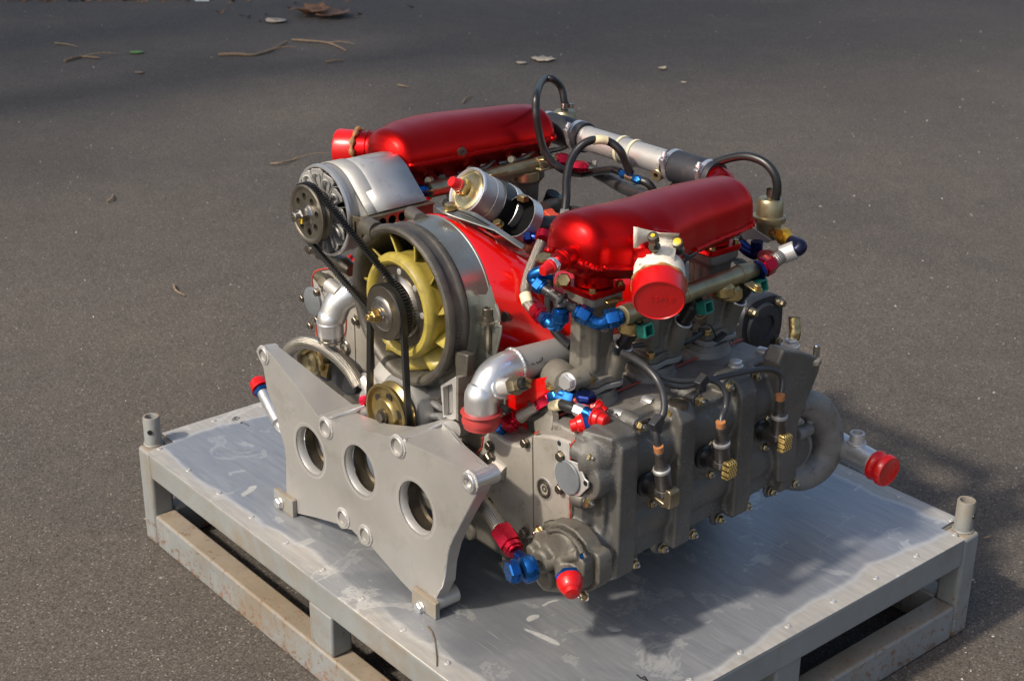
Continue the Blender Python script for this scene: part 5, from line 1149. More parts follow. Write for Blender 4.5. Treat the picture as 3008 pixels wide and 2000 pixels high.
# red sealant line
for L in (((470, 650), (490, 640)), ((655, 785), (654, 730), (660, 700), (690, 680), (720, 655), (745, 640)), ((650, 965), (652, 1040), (650, 1110)), ((590, 1102), (620, 1100), (652, 1112), (680, 1135), (695, 1160)), ((205, 668), (200, 720), (180, 750), (172, 790))):
    P = [A('d', x, y, y=YH-.001) for x, y in L]
    if len(L) > 5: P[3] = A('d', 690, 680, y=YH+.008); P[4] = A('d', 720, 655, y=YH+.02); P[5] = A('d', 745, 642, y=YH+.03)
    P = spline(P, 6); P = [p+V((random.uniform(-1, 1), 0, random.uniform(-1, 1)))*.0006 for p in P]
    g = G(); tube(g, P, [.0013+.0006*math.sin(i*1.7) for i in range(len(P))], 6, 1); ob('sealant_line', g, m_seal, rh)
YW = .055    # the bank runs very slightly inwards towards the rear
def ys(x, y): return x-YW*(y-.25)
def shear(g):
    for v in g.v: v.x = ys(v.x, v.y)
    return g
# cam housing with sloped top and head below it
g = G(); prism(g, [(.955, .235, .553), (1.034, .235, .556), (1.034, .235, .345), (.955, .235, .37)], (0, .465, 0)); shear(g); ch = ob('cam_housing', g, m_cast, eng, bevel=.005, segs=3)
g = G(); prism(g, [(.86, .262, .57), (.953, .262, .548), (.953, .262, .38), (.85, .262, .36)], (0, .43, 0)); shear(g)
for (x, y) in STX: lathe(g, (x-.004, y, .52), (0, 0, 1), [(0, .052), (.03, .050), (.045, .044)], 32)
hd = ob('cylinder_head', g, m_cast, eng, remesh=.004, smooth=4)
for k in range(14):
    y = .28+k*.03; g = G(); bx(g, .79, .95, y, y+.004, .38, .56); shear(g); ob('cooling_fin', g, m_cast, hd)
g = G(); P = [V((ys(.955, y), y, .5555)) for y in (.24, .35, .47, .59, .70)]; tube(g, spline(P, 6), .0019, 6, 1); ob('sealant_line', g, m_seal, ch)
for (X, Y, yy) in ((1300, 1430, None),):
    pass
for (k, X, Y) in (('e', 240, 625), ('e', 412, 552), ('e', 590, 490), ('l', 1165, 930)):     # polished half-round reliefs along the top edge
    c = A(k, X, Y, z=.556); g = G(); lathe(g, c+V((-.014, 0, -.002)), (1, 0, .05), [(0, .001), (.001, .0100), (.022, .0115), (.023, .0110)], 20); ob('stud_relief', g, m_shiny, ch)
# valve cover
g = G()
bx(g, 1.030, 1.052, .216, .712, .328, .566)
bx(g, 1.040, 1.079, .236, .700, .340, .556)
for (z, r, x) in ((.512, .046, 1.045), (.395, .044, 1.045)):
    tube(g, [V((x, .245, z)), V((x, .695, z))], r, 32, 1)
# front lobes beside the round cover
prism(g, [(1.036, .214, .55), (1.050, .2145, .566), (1.064, .232, .566), (1.070, .250, .56), (1.070, .25, .36), (1.056, .225, .352), (1.036, .214, .352)], (0, .01, 0))
for (z_, r_, x_) in ((.532, .034, 1.050), (.385, .032, 1.052)): tube(g, [V((x_-.012, .226, z_)), V((x_, .236, z_)), V((x_+.008, .262, z_))], [r_*.85, r_, r_], 28, 2)
lathe(g, (1.055, .216, .500), (0, 1, 0), [(0, .033), (.03, .036), (.05, .036)], 32)
PILS = [(.249, .289, 1.100), (.382, .421, 1.100), (.527, .567, 1.101), (.655, .687, 1.101)]
for (y0, y1, xo_) in PILS:
    prism(g, [(1.045, y0-.003, .335), (xo_-.004, y0, .331), (xo_, y0, .338), (xo_, y0, .553), (xo_-.014, y0, .575), (1.04, y0, .578)], (0, y1-y0, 0))
prism(g, [(1.04, .222, .575), (1.088, .240, .572), (1.098, .286, .572), (1.04, .292, .577)], (0, 0, -.028))
for (yy) in (.335, .474, .611):     # bosses round the plug wells
    lathe(g, (1.055, yy, .458), (1, 0, 0), [(0, .034), (.027, .029), (.030, .024)], 32)
shear(g)
NUTS = (('j', 398, 592, 1.066), ('j', 392, 1012, 1.066), ('j', 383, 1290, 1.068), ('j', 628, 432, 1.078), ('j', 872, 312, 1.072), ('j', 1148, 188, 1.066),
        ('e', 692, 538, 1.075), ('e', 858, 458, 1.066), ('e', 1016, 398, 1.060), ('e', 1176, 322, 1.064),
        ('e', 162, 1545, 1.062), ('e', 315, 1477, 1.075), ('e', 480, 1388, 1.055), ('e', 650, 1307, 1.070), ('e', 808, 1220, 1.050), ('e', 962, 1146, 1.066), ('e', 1106, 1062, 1.046), ('e', 1232, 1012, 1.060))
for (k, X, Y, x) in NUTS:
    p = A(k, X, Y, x=x-.004); lathe(g, (1.035, p.y, p.z), (1, 0, 0), [(0, .0155), (p.x-1.0365, .0125)], 18)
    if p.z < .36: bx(g, 1.032, p.x-.002, p.y-.0125, p.y+.0125, p.z, p.z+.035)
# rear ear with stud
prism(g, [A('e', x, y, x=1.082) for x, y in ((1150, 330), (1185, 250), (1290, 262), (1398, 300), (1392, 365), (1350, 470), (1300, 590), (1262, 690), (1250, 1000), (1150, 1015))], (-.034, 0, 0))
vc = ob('valve_cover', g, m_cover, eng, remesh=.0027, smooth=7, label='dark grey ribbed valve cover on the right bank')
g = G(); prism(g, [A('l', x, y, z=.566) for x, y in ((1345, 850), (1400, 820), (1500, 825), (1660, 965), (1760, 960), (1825, 990), (1800, 1015), (1640, 1020), (1420, 930))], (0, 0, -.012)); ob('ear_top', g, m_stack, vc, bevel=.003)
c = A('e', 1366, 290, x=1.070); g = G(); lathe(g, c, (0, 0, 1), [(-.006, .0055), (.020, .0055), (.0215, .004)], 16); ob('stud', g, m_steel, vc)
c = A('l', 1455, 850, z=.570); g = G(); lathe(g, c, (0, 0, 1), [(0, .0165), (.003, .016), (.0035, .012), (.006, .012)], 24); eb = ob('plug_washer', g, m_alu, vc); place(P_BIGNUT, 'bolt', c+V((0, 0, .003)), (0, 0, 1), vc, .8)
g = G(); q = c+V((-.004, .012, .006)); strip_p = [q, q+V((0, .003, .014)), q+V((-.006, .008, .022)), q+V((-.012, .012, .036))]
ws = V((.0065, .0075, 0)); vs = []; 
for p in spline(strip_p, 4): vs += [p-ws, p+ws]
g.add(vs, [[2*i, 2*i+1, 2*i+3, 2*i+2] for i in range(len(vs)//2-1)]); ob('lifting_tab', g, m_gold, vc, solid=.0022)
c = A('l', 825, 1085, z=.575); g = G(); lathe(g, c, (0, 0, 1), [(-.012, .019), (0, .018), (.002, .0145)], 24); ob('filler_boss', g, m_cover, vc); place(P_BIGNUT, 'bolt', c+V((0, 0, .001)), (0, 0, 1), vc, .82)
c = A('d', 1205, 485, z=.578); g = G(); lathe(g, c, (0, 0, 1), [(-.008, .0165), (0, .0160), (.001, .0125), (-.001, .0120), (-.001, .0001)], 26, cap=False); ob('core_plug', g, m_darksteel, vc)
# nuts: front face column, top edge, bottom edge, beside the plugs
for (k, X, Y, x) in NUTS:
    place(P_NUT, 'nut', A(k, X, Y, x=x-.004), (1, 0, 0), vc, 1.05 if k == 'j' else .95, spin=random.random())
# plugs
PLG = [((415, 1020), (480, 1075), (455, 960), (462, 830), 0), ((748, 862), (828, 905), (800, 810), (818, 690), 1), ((1068, 712), (1150, 745), (1140, 650), (1160, 535), 1)]
for i, (bc, tc_, up0, up1, gz) in enumerate(PLG):
    x0 = 1.079-.008*i; c = A('e', bc[0]-25, bc[1], x=x0); g = G(); lathe(g, c, (1, 0, 0), [(0, .0215), (.003, .0205), (.005, .016), (.010, .0135), (.014, .0125)], 36); ps = ob('plug_seal', g, m_black, vc)
    tip = A('e', tc_[0], tc_[1], x=x0+.055); ax = (tip-c).normalized(); ax = V((1, 0, 0)); tip = c+ax*.050
    g = G(); tube(g, [c+ax*.01, c+ax*.048], [.0122, .0115], 24, 1); bt = ob('plug_connector', g, m_boot, eng, label=['front spark plug lead connector', 'middle spark plug lead connector with gold gauze end', 'rear spark plug lead connector with gold gauze end'][i])
    g = G(); cc_ = c+ax*.052; Z1 = (0, 0, 1)
    for k_ in range(1):
        prism(g, [cc_+V(q) for q in ((-.006, -.0105, -.017), (.006, -.0105, -.017), (.009, -.0105, -.012), (.009, -.0105, .010), (.006, -.0105, .014), (-.006, -.0105, .014))], (0, .021, 0))
    ob('connector_end', g, m_gauze if gz else m_bronze, bt, bevel=.002)
    if not gz:
        g = G(); prism(g, [c+V(q) for q in ((.0, -.008, -.012), (.045, -.010, -.020), (.052, -.010, -.012), (.0, -.010, -.004))], (0, .018, 0)); ob('connector_shell', g, m_bronze, bt, bevel=.002)
    u0 = c+ax*.040; u1 = A('e', *up1, x=u0.x); Lh = (u1-u0).length; ua = (u1-u0).normalized()
    g = G(); lathe(g, u0, ua, [(.0, .0125), (Lh*.52, .0128), (Lh*.54, .0135), (Lh*.58, .0135), (Lh*.64, .0095), (Lh*.66, .0085), (Lh*.90, .0078), (Lh*.91, .0088), (Lh*.98, .0085), (Lh, .006)], 28); ob('lead_boot', g, m_boot, bt)
    g = G(); lathe(g, u0+ua*(Lh*.13), ua, [(0, .0131), (.0012, .0131)], 28, cap=False); ob('metal_band', g, m_dullalu, bt); g = G(); lathe(g, u0+ua*(Lh*.54), ua, [(0, .0136), (.004, .0136), (.006, .0115)], 28, cap=False); ob('metal_band', g, m_dullalu, bt)
    g = G(); lathe(g, u1-ua*.001, ua, [(0, .0075), (.0095, .0078)], 18); ob('orange_band', g, m_orange, bt)
    for q in (((415, 945), (415, 1128)), ((748, 785), (750, 960)), ((1077, 636), (1062, 805)))[i]: place(P_NUT, 'nut', A('e', *q, x=x0-.004), (1, 0, 0), vc, .86, spin=.3*i)
def wire(pts, label, r=.0047):
    g = G(); tube(g, [A(*p[:3], x=p[3]) for p in pts], r, 12, 8); return ob('ignition_lead', g, m_wire, eng, label=label)
wire([('e', 462, 822, 1.118), ('e', 450, 770, 1.115), ('e', 448, 715, 1.112), ('e', 470, 655, 1.112), ('e', 492, 590, 1.11), ('e', 485, 500, 1.10), ('e', 450, 420, 1.085), ('e', 390, 350, 1.06), ('e', 320, 300, 1.03), ('e', 255, 268, 1.00)], 'ignition lead to the front plug', .0055)
wire([('e', 818, 680, 1.11), ('e', 825, 630, 1.105), ('e', 845, 580, 1.10), ('e', 848, 510, 1.095), ('e', 815, 450, 1.085), ('e', 760, 425, 1.075), ('e', 700, 440, 1.070), ('e', 600, 462, 1.065), ('e', 500, 445, 1.055), ('e', 420, 400, 1.04), ('e', 340, 330, 1.02), ('e', 270, 275, 1.0)], 'ignition lead to the middle plug')
wire([('e', 1160, 528, 1.10), ('e', 1172, 470, 1.095), ('e', 1172, 410, 1.09), ('e', 1140, 372, 1.085), ('e', 1080, 360, 1.08), ('e', 980, 372, 1.078), ('e', 850, 400, 1.076), ('e', 740, 425, 1.072), ('e', 640, 432, 1.065), ('e', 540, 425, 1.055), ('e', 450, 395, 1.045), ('e', 360, 330, 1.03), ('e', 290, 280, 1.0)], 'ignition lead to the rear plug')
for (X, Y, x) in (('708', 430, 1.078), ('448', 668, 1.112)):
    c = A('e', int(X), Y, x=x); g = G(); box(g, c, (.013, .022, .016), Euler((.5, 0, .1)).to_matrix()); box(g, c+V((-.004, .004, -.014)), (.008, .018, .016)); ob('lead_clip', g, m_matte, vc, bevel=.0015)
g = G(); tube(g, [A('j', 905, 285, x=1.085), A('j', 970, 262, x=1.10)], .0035, 8, 1); ob('clip_strap', g, m_black, vc)

# ---- scavenge pump on the front of the cam housing -------------------------
YP = .188
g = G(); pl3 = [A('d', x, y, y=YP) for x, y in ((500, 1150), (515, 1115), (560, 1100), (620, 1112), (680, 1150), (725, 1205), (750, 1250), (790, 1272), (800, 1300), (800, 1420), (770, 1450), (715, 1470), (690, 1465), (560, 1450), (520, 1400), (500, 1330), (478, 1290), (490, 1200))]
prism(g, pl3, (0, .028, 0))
pump = ob('oil_pump', g, m_shaded, eng, bevel=.003, segs=3, label='small cast oil pump on the front of the right bank')
g = G(); tube(g, [A('d', x, y, y=YP+.014) for x, y in ((520, 1108), (560, 1093), (620, 1106), (684, 1146), (730, 1200), (755, 1247), (768, 1262), (764, 1330), (758, 1415), (742, 1448))], .0009, 5, 3); ob('gasket_line', g, m_black, pump)
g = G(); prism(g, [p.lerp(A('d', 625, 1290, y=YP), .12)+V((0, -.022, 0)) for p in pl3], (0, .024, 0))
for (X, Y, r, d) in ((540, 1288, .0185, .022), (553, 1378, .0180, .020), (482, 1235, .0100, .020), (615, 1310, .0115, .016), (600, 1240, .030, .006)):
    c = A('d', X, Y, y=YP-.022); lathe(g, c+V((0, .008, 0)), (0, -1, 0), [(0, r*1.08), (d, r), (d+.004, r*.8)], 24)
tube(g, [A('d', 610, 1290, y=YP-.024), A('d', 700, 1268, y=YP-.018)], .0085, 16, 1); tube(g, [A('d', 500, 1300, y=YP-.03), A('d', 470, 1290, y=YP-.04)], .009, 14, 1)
tube(g, [A('d', 632, 1340, y=YP-.015), A('d', 645, 1390, y=YP-.035)], [.018, .0165], 20, 1); ob('pump_body', g, m_shaded, pump, remesh=.0022, smooth=4)
g = G(); tube(g, [A('d', x, y, y=YP-.023) for x, y in ((540, 1150), (590, 1142), (640, 1165), (690, 1215), (715, 1260))], .0036, 8, 5); ob('cast_rib', g, m_shaded, pump)
for (X, Y) in ((498, 1148), (715, 1275), (728, 1475)):
    place(P_NUT, 'nut', A('d', X, Y, y=YP-.008), (0, -1, 0), pump, 1.0)
c = A('d', 716, 1277, y=YP-.022); g = G(); lathe(g, c, (-.2, -1, 0), [(0, .0045), (.003, .004)], 12); ob('blue_stud_tip', g, m_blue, pump)
ca = A('d', 648, 1385, y=YP-.045); cb = A('d', 664, 1470, y=YP-.062); cdv = (cb-ca).normalized()
g = G(); hexp(g, ca-cdv*.004, cdv, .0195, .010); ob('union_nut', g, m_blue, pump)
g = G(); lathe(g, ca+cdv*.004, cdv, [(0, .0195), (.006, .0200), (.010, .0190), (.016, .0172), (.021, .0150), (.023, .0118), (.029, .0105), (.0305, .0001)], 34); ob('protective_cap', g, m_cap, pump)
rr_m = random.Random(5)
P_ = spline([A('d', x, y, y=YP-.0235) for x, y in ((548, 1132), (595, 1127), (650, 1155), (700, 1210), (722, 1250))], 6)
for p in P_[1:-1]: g = G(); box(g, p+V((0, 0, rr_m.uniform(-.0005, .0005))), (.0022, .0016, .0034), Euler((0, rr_m.uniform(-.6, .6), 0)).to_matrix()); ob('casting_mark', g, m_shaded, pump)
# banjo union and braided hose up behind the plate
bc = A('d', 452, 1338, y=.128); g = G(); lathe(g, bc, (-.25, -1, 0), [(-.006, .012), (-.005, .019), (0, .0215), (.010, .0215), (.015, .019), (.016, .010)], 34); bj = ob('banjo_union', g, m_navy, eng)
bj.data.materials[0] = m_blue
g = G(); lathe(g, bc+V((.005, .02, 0)), (.25, 1, 0), [(0, .011), (.04, .011)], 18); ob('union_stem', g, m_stack, bj)
g = G(); hexp(g, bc+V((-.009, -.024, 0)), (-.25, -1, 0), .0175, .0115, rot=.25); lathe(g, bc+V((-.009, -.023, 0)), (-.25, -1, 0), [(-.001, .0185), (.001, .0185)], 30); ob('banjo_bolt', g, m_blue, bj)
n1, n2 = A('d', 385, 1268, y=.132), A('d', 425, 1305, y=.130)
g = G(); tube(g, [n1, n2], .0088, 16, 1); ob('union_neck', g, m_navy, bj)
fitting('hose_end', A('d', 375, 1255, y=.133), A('d', 300, 1145, y=.142), .0175, m_crimson, eng, .62)
g = G(); tube(g, [A('d', x, y, y=yy) for x, y, yy in ((305, 1155, .142), (265, 1090, .146), (225, 1035, .150), (190, 1000, .155), (150, 965, .165), (90, 900, .18), (0, 830, .20))], .0125, 22, 6); ob('braided_hose', g, m_braid, eng)
# hidden sump hardware under the housing
g = G(); lathe(g, A('d', 200, 1120, y=.24), (0, -1, 0), [(0, .018), (.03, .018), (.032, .012)], 20); lathe(g, A('d', 150, 1100, y=.26), (0, -1, 0), [(0, .02), (.03, .02)], 20); ob('sump_fitting', g, m_shaded, eng, bevel=.004)

# ---- capped tee unions above the right housing -----------------------------
def B_(X, Y, y=.262): return A('d', X, Y, y=y)
fitting('hose_end', B_(392, 570, .235), B_(320, 605, .225), .0150, m_crimson, eng, .55)
fitting('union_nut', B_(325, 600, .226), B_(278, 625, .218), .0125, m_navy, eng, .5).data.materials[0] = m_blue
g = G(); tube(g, [B_(385, 572, .236), B_(440, 543, .245), B_(500, 518, .252)], .0105, 20, 5); ob('braided_hose', g, m_braid, eng)
fitting('hose_end', B_(490, 520, .251), B_(562, 475, .262), .0138, m_crimson, eng, .6)
g = G(); hexp(g, B_(550, 478, .26), B_(595, 445, .266)-B_(550, 478, .26), .0125, .018); hexp(g, B_(590, 452, .266), B_(670, 470, .275)-B_(590, 452, .266), .0130, .030); tube(g, [B_(580, 462, .265), B_(600, 448, .267), B_(630, 455, .27)], .0105, 14, 5); ob('union_elbow', g, m_blue, eng)
g = G(); tube(g, [B_(660, 475, .275), B_(700, 490, .277)], .0085, 14, 1); lathe(g, B_(733, 500, .278), (0, 0, 1), [(-.014, .010), (-.012, .0165), (.004, .0170), (.008, .013), (.009, .010)], 28); tube(g, [B_(750, 505, .278), B_(790, 528, .280)], .0075, 14, 1); tee = ob('red_tee_union', g, m_pink, eng)
g = G(); hexp(g, B_(733, 480, .278), (0, 0, 1), .0165, .0115); ob('banjo_bolt', g, m_navy, tee)
def rcap(a, b, r, par):
    d = (b-a).normalized(); L = (b-a).length; g = G(); lathe(g, a, d, [(0, r), (L*.12, r), (L*.16, r*.88), (L*.45, r*.80), (L*.55, r*.62), (L*.94, r*.55), (L, r*.4), (L+.0003, .0001)], 28); return ob('protective_cap', g, m_cap, par)
rcap(B_(785, 515, .28), B_(838, 545, .285), .0140, tee)
g = G(); tube(g, [B_(260, 485, .26), B_(300, 510, .255), B_(350, 540, .25), B_(430, 575, .245), B_(510, 545, .245), B_(560, 512, .25)], .0062, 12, 6); gh = ob('breather_hose', g, m_black, eng)
g = G(); tube(g, [B_(560, 512, .25), B_(610, 500, .252)], .0088, 16, 1); ob('cream_sleeve', g, m_cream, gh)
g = G(); tube(g, [B_(608, 500, .252), B_(650, 515, .254), B_(690, 528, .256)], [.0088, .0092, .008], 16, 4); ob('crimped_end', g, m_black, gh)
g = G(); hexp(g, B_(682, 524, .255), B_(740, 548, .258)-B_(682, 524, .255), .0100, .018); ob('white_metal_nut', g, m_shiny, gh)
g = G(); tube(g, [B_(725, 540, .257), B_(800, 578, .262)], .0098, 16, 1); hexp(g, B_(755, 553, .258), B_(800, 578, .262)-B_(755, 553, .258), .0112, .012); t2_ = ob('blue_tee_union', g, m_blue, eng)
rcap(B_(785, 570, .260), B_(842, 590, .262), .0170, t2_)
g = G(); hexp(g, B_(745, 592, .252), B_(700, 600, .24)-B_(745, 592, .252), .0155, .013); ob('union_nut', g, m_blue, t2_)
rcap(B_(722, 597, .245), B_(652, 615, .228), .0165, t2_)
g = G(); P = [B_(x, y, .250) for x, y in ((742, 558), (760, 590), (752, 625), (830, 630), (850, 650), (838, 690), (868, 700), (885, 640), (870, 605), (845, 600), (800, 610), (770, 600))]
for q in ((B_(730, 545, .252), B_(762, 590, .252), B_(752, 628, .250), B_(765, 632, .250), B_(775, 592, .252), B_(745, 540, .252)), (B_(752, 626, .250), B_(838, 632, .262), B_(845, 612, .262), B_(765, 612, .252)), (B_(836, 632, .262), B_(842, 660, 1) if False else A('d', 842, 665, y=.262), A('d', 885, 665, y=.272), A('d', 880, 615, y=.272), A('d', 845, 612, y=.262))):
    prism(g, list(q), (.0022, .001, .0015))
ob('union_bracket', g, m_gold, eng, bevel=.0006)
# plug nut and bolts by the first throttle body
c = A('k', 470, 1255, y=.270); g = G(); lathe(g, c+V((0, .03, 0)), (0, -1, 0), [(0, .0175), (.026, .0145), (.028, .0135)], 28); pb = ob('camshaft_boss', g, m_stack, eng); place(P_BIGNUT, 'bolt', c, (.3, -1, .1), pb, .95)
place(P_GBOLT, 'bolt', A('k', 435, 1165, y=.28), (0, 0, 1), pb, .95); place(P_GBOLT, 'bolt', A('k', 275, 1320, y=.26), (0, -.3, 1), pb, .95)
g = G(); tube(g, [A('d', 560, 345, y=.32), A('d', 600, 370, y=.29), A('d', 640, 395, y=.275)], [.03, .028, .022], 20, 4); ob('cast_shoulder', g, m_stack, pb)
g = G(); lathe(g, A('d', 545, 590, y=.25), (-.3, -1, .3), [(0, .030), (.01, .029), (.012, .026)], 30); ob('round_casting', g, m_stack, eng)
g = G(); c = A('d', 310, 480, y=.27); box(g, c, (.045, .03, .03)); ob('coil_block', g, m_stack, eng, bevel=.002)

# ---- linkage between the throttle bodies ----------------------------------
c = A('l', 400, 440, x=.965); g = G(); torus(g, c, (1, -.35, .1), .0125, .0032, 30, 10, 1.6); lk = ob('throttle_linkage', g, m_olive, eng)
g = G(); prism(g, [A('l', x, y, x=.962) for x, y in ((425, 470), (455, 480), (498, 465), (480, 500), (400, 590), (375, 610), (330, 640), (310, 620), (370, 570))], (-.002, .003, 0)); ob('link_lever', g, m_olive, lk, bevel=.0005)
g = G(); prism(g, [A('l', x, y, x=.958) for x, y in ((205, 610), (290, 620), (370, 645), (400, 690), (330, 690), (285, 740), (260, 780), (200, 770))], (-.003, .003, 0)); ob('link_plate', g, m_olive, lk, bevel=.0006)
for (X, Y) in ((340, 610), (260, 705), (540, 150)): place(P_BOLT, 'bolt', A('l', X, Y, x=.966), (1, -.3, .1), lk, 1.1)
g = G(); tube(g, [A('l', 70, 840, x=.95), A('l', 250, 790, x=.95), A('l', 400, 700, x=.945), A('l', 430, 640, x=.945)], .0075, 12, 5); ob('shift_rod', g, m_wire, lk); g = G(); tube(g, [A('k', 990, 900, x=.975), A('k', 1150, 855, x=.965), A('k', 1330, 835, x=.955)], .004, 8, 4); ob('shift_rod', g, m_wire, lk)
g = G(); tube(g, [A('l', x, y, x=.975) for x, y in ((440, 610), (500, 590), (560, 640), (590, 710), (605, 770), (660, 745), (690, 735))], .0013, 6, 6); ob('sensor_wire', g, m_black, lk)
g = G(); box(g, A('l', 645, 745, x=.975), (.012, .024, .005), Euler((.35, 0, 0)).to_matrix()); ob('sensor_plug', g, m_matte, lk, bevel=.001)
g = G(); prism(g, [A('k', x, y, x=.985) for x, y in ((1010, 895), (1090, 850), (1215, 900), (1220, 920), (1180, 905), (1090, 930), (1030, 960))], (-.01, .006, -.004)); ob('wire_guide', g, m_matte, lk, bevel=.001)

# ---- black accessory body behind the right bank ----------------------------
bf = V((.868, .826, .528)); 
def bp_(dy, dz): return V((bf.x, bf.y+dy, bf.z+dz))
g = G(); n_ = 40; rings = []
for (dx, s) in ((-.19, .90), (-.02, .93), (-.018, 1.04), (-.004, 1.04), (0, 1.0)):
    ring = []
    for k in range(n_):
        a = 2*math.pi*k/n_; ear = .006*max(0, math.cos(2*(a-math.radians(45))))**3+.006*max(0, -math.cos(2*(a-math.radians(45))))**3; rr = .0545*(abs(math.cos(a))**3.2+abs(math.sin(a))**3.2)**(-1/3.2)*s
        ring.append(V((bf.x+dx, bf.y+rr*math.cos(a), bf.z+rr*math.sin(a)*.98)))
    rings.append(ring)
loft(g, rings); bk = ob('starter_body', g, m_matte, eng, ang=40, label='black drum shaped accessory behind the rear throttle body')
g = G(); lathe(g, bf, (1, 0, 0), [(-.002, .046), (.006, .040), (.009, .026), (.0095, .022), (.006, .020), (.006, .0001)], 44, cap=False); ob('end_cover', g, m_matte, bk, fixn=False)
for k in range(11):
    a = math.radians(15+k*15); p = bf+V((.0088, .0245*math.cos(a), .0245*math.sin(a))); g = G(); box(g, p, (.0018, .0026, .003)); ob('casting_mark', g, m_matte, bk)
for a in (45, 135, 225, 315):
    p = bf+V((.0, .053*math.cos(math.radians(a)), .053*math.sin(math.radians(a)))); g = G(); lathe(g, p, (1, 0, 0), [(-.016, .011), (.002, .0105), (.003, .009)], 18); ob('screw_lug', g, m_matte, bk)
    g = G(); lathe(g, p+V((.003, 0, 0)), (1, 0, 0), [(0, .0082), (.007, .0078), (.008, .006)], 18); hexp(g, p+V((.010, 0, 0)), (1, 0, 0), .0065, .007); ob('rusty_screw', g, m_bronze, bk)

# ---- curved cast outlet and capped oil tube at the rear ---------------------
XO = 1.008
pp = [('e', 1250, 560), ('e', 1310, 560), ('e', 1375, 600), ('e', 1415, 680), ('e', 1425, 760), ('e', 1405, 860), ('e', 1355, 930), ('e', 1280, 975), ('e', 1200, 985)]
g = G(); tube(g, [A(*p, x=XO) for p in pp], [.022, .027, .030, .031, .031, .031, .030, .027, .022], 28, 8); 
lathe(g, A('e', 1262, 830, x=XO+.005), (1, 0, 0), [(-.05, .036), (.004, .036), (.006, .030)], 30)
tube(g, [A('e', 1255, 735, x=XO+.02), A('e', 1325, 705, x=XO+.01)], .0125, 16, 1)
ob('curved_outlet', g, m_cover, eng, remesh=.003, smooth=6, label='curved grey cast outlet at the rear of the right bank').data.materials[0] = m_cast
g = G(); lathe(g, A('e', 1262, 840, x=XO+.018), (1, 0, 0), [(-.02, .031), (0, .031), (.003, .028)], 30); ob('outlet_cover', g, m_cover, eng)
oy = .885
o1 = A('s', 1365, 1215, y=oy); o0 = o1-V((.20, -.010, -.012)); od = (o1-o0).normalized()
g = G(); tube(g, [o0, o1], .0235, 36, 1); ot = ob('oil_tube', g, m_shiny, eng, label='weathered aluminium oil tube with red cap')
g = G(); P = [o1-od*.004+p for p in circ((0, 0, 0), od, .0238, 24)]; P.append(P[0]); tube(g, P, .0016, 6, 2); ob('weld_bead', g, m_alu, ot)
g = G(); lathe(g, o1, od, [(-.002, .0275), (.002, .0285), (.006, .0275), (.011, .0255), (.015, .0262), (.019, .0295), (.028, .0290), (.031, .0272), (.0312, .025), (.0302, .0235), (.0302, .0001)], 48); ob('protective_cap', g, m_cap, ot)
c = A('s', 1212, 985, y=oy-.002); c = V((c.x, oy+.003, o1.z+.024+.010)); g = G(); lathe(g, c, (0, 0, 1), [(-.018, .016), (-.010, .0145), (-.006, .0135), (.010, .0135), (.0108, .0125), (.0108, .0095), (.002, .009), (.002, .0001)], 32, cap=False); torus(g, c-V((0, 0, .009)), (0, 0, 1), .0145, .0030, 30, 8); ob('threaded_bung', g, m_alu, ot, fixn=False)
g = G(); lathe(g, c+V((.04, 0, -.0125)), (0, 0, 1), [(0, .0035), (.0012, .0035)], 12); ob('pin_hole', g, m_black, ot)
for i in range(3):
    g = G(); p = V((c.x-.045-i*.006, c.y-.002, c.z-.006+.001*i)); lathe(g, p, (-.6, 0, .8), [(0, .009), (.003, .010), (.006, .0085), (.008, .004)], 12); ob('crumpled_foil', g, m_shiny, ot)

# ================================================================== litter on the ground
def twig(pts, r, label, group=None, mat=None):
    P = [A(*p, z=.006+.004*(i % 2)) for i, p in enumerate(pts)]; r *= .68; g = G(); tube(g, P, [r, r*.9, r*.75, r*.5], 7, 4)
    if len(pts) > 3:
        q = P[len(P)//2]; d = (P[-1]-P[0]).normalized(); tube(g, [q, q+d*.05+V((.02, .03, .012)), q+d*.09+V((.05, .05, .008))], [r*.5, r*.3], 6, 3)
    o = ob('twig', g, mat or m_twig); tag(o, label, 'twig', 'twigs scattered on the asphalt'); return o
twig([('h', 298, 283), ('h', 340, 268), ('h', 380, 262), ('h', 458, 268)], .011, 'short forked twig near the left of the asphalt')
twig([('h', 255, 200), ('h', 310, 205), ('h', 362, 218)], .006, 'thin faint twig above the short forked twig')
twig([('h', 1008, 254), ('h', 1090, 250), ('h', 1165, 255), ('h', 1230, 238), ('h', 1290, 212), ('h', 1325, 190)], .012, 'long bent twig lying left of the big dead leaf')
twig([('h', 1350, 185), ('h', 1430, 190), ('h', 1510, 198), ('h', 1560, 215), ('h', 1600, 235)], .009, 'curved twig under the big dead leaf')
twig([('h', 1508, 288), ('h', 1550, 280), ('h', 1590, 280)], .008, 'short dark twig between the curved twig and the red plenum')
twig([('h', 1250, 757), ('h', 1300, 752), ('h', 1345, 740), ('h', 1378, 722)], .0055, 'straight twig left of the alternator', None)
twig([('h', 1838, 392), ('h', 1865, 398), ('h', 1890, 403)], .006, 'tiny straw coloured stick above the left plenum')
twig([('h', 2138, 475), ('h', 2150, 455), ('h', 2185, 440)], .005, 'small curved stick just above the left plenum')
twig([('D', 400, 655), ('D', 405, 668), ('D', 425, 680)], .004, 'small bent stick on the asphalt left of the fan')
twig([('h', 495, 930), ('h', 515, 918), ('h', 522, 898)], .0055, 'little hooked stick on the plain asphalt at left')
twig([('t', 1965, 1510), ('t', 2000, 1500), ('t', 2040, 1485)], .0025, 'tiny stick on the asphalt by the right post')
g = G(); tube(g, [A('f', x, y, z=.2125) for x, y in ((1668, 1287), (1685, 1310), (1700, 1350), (1708, 1400), (1712, 1450), (1712, 1490))], [.0016, .0013, .0010, .0013, .0008], 6, 5)
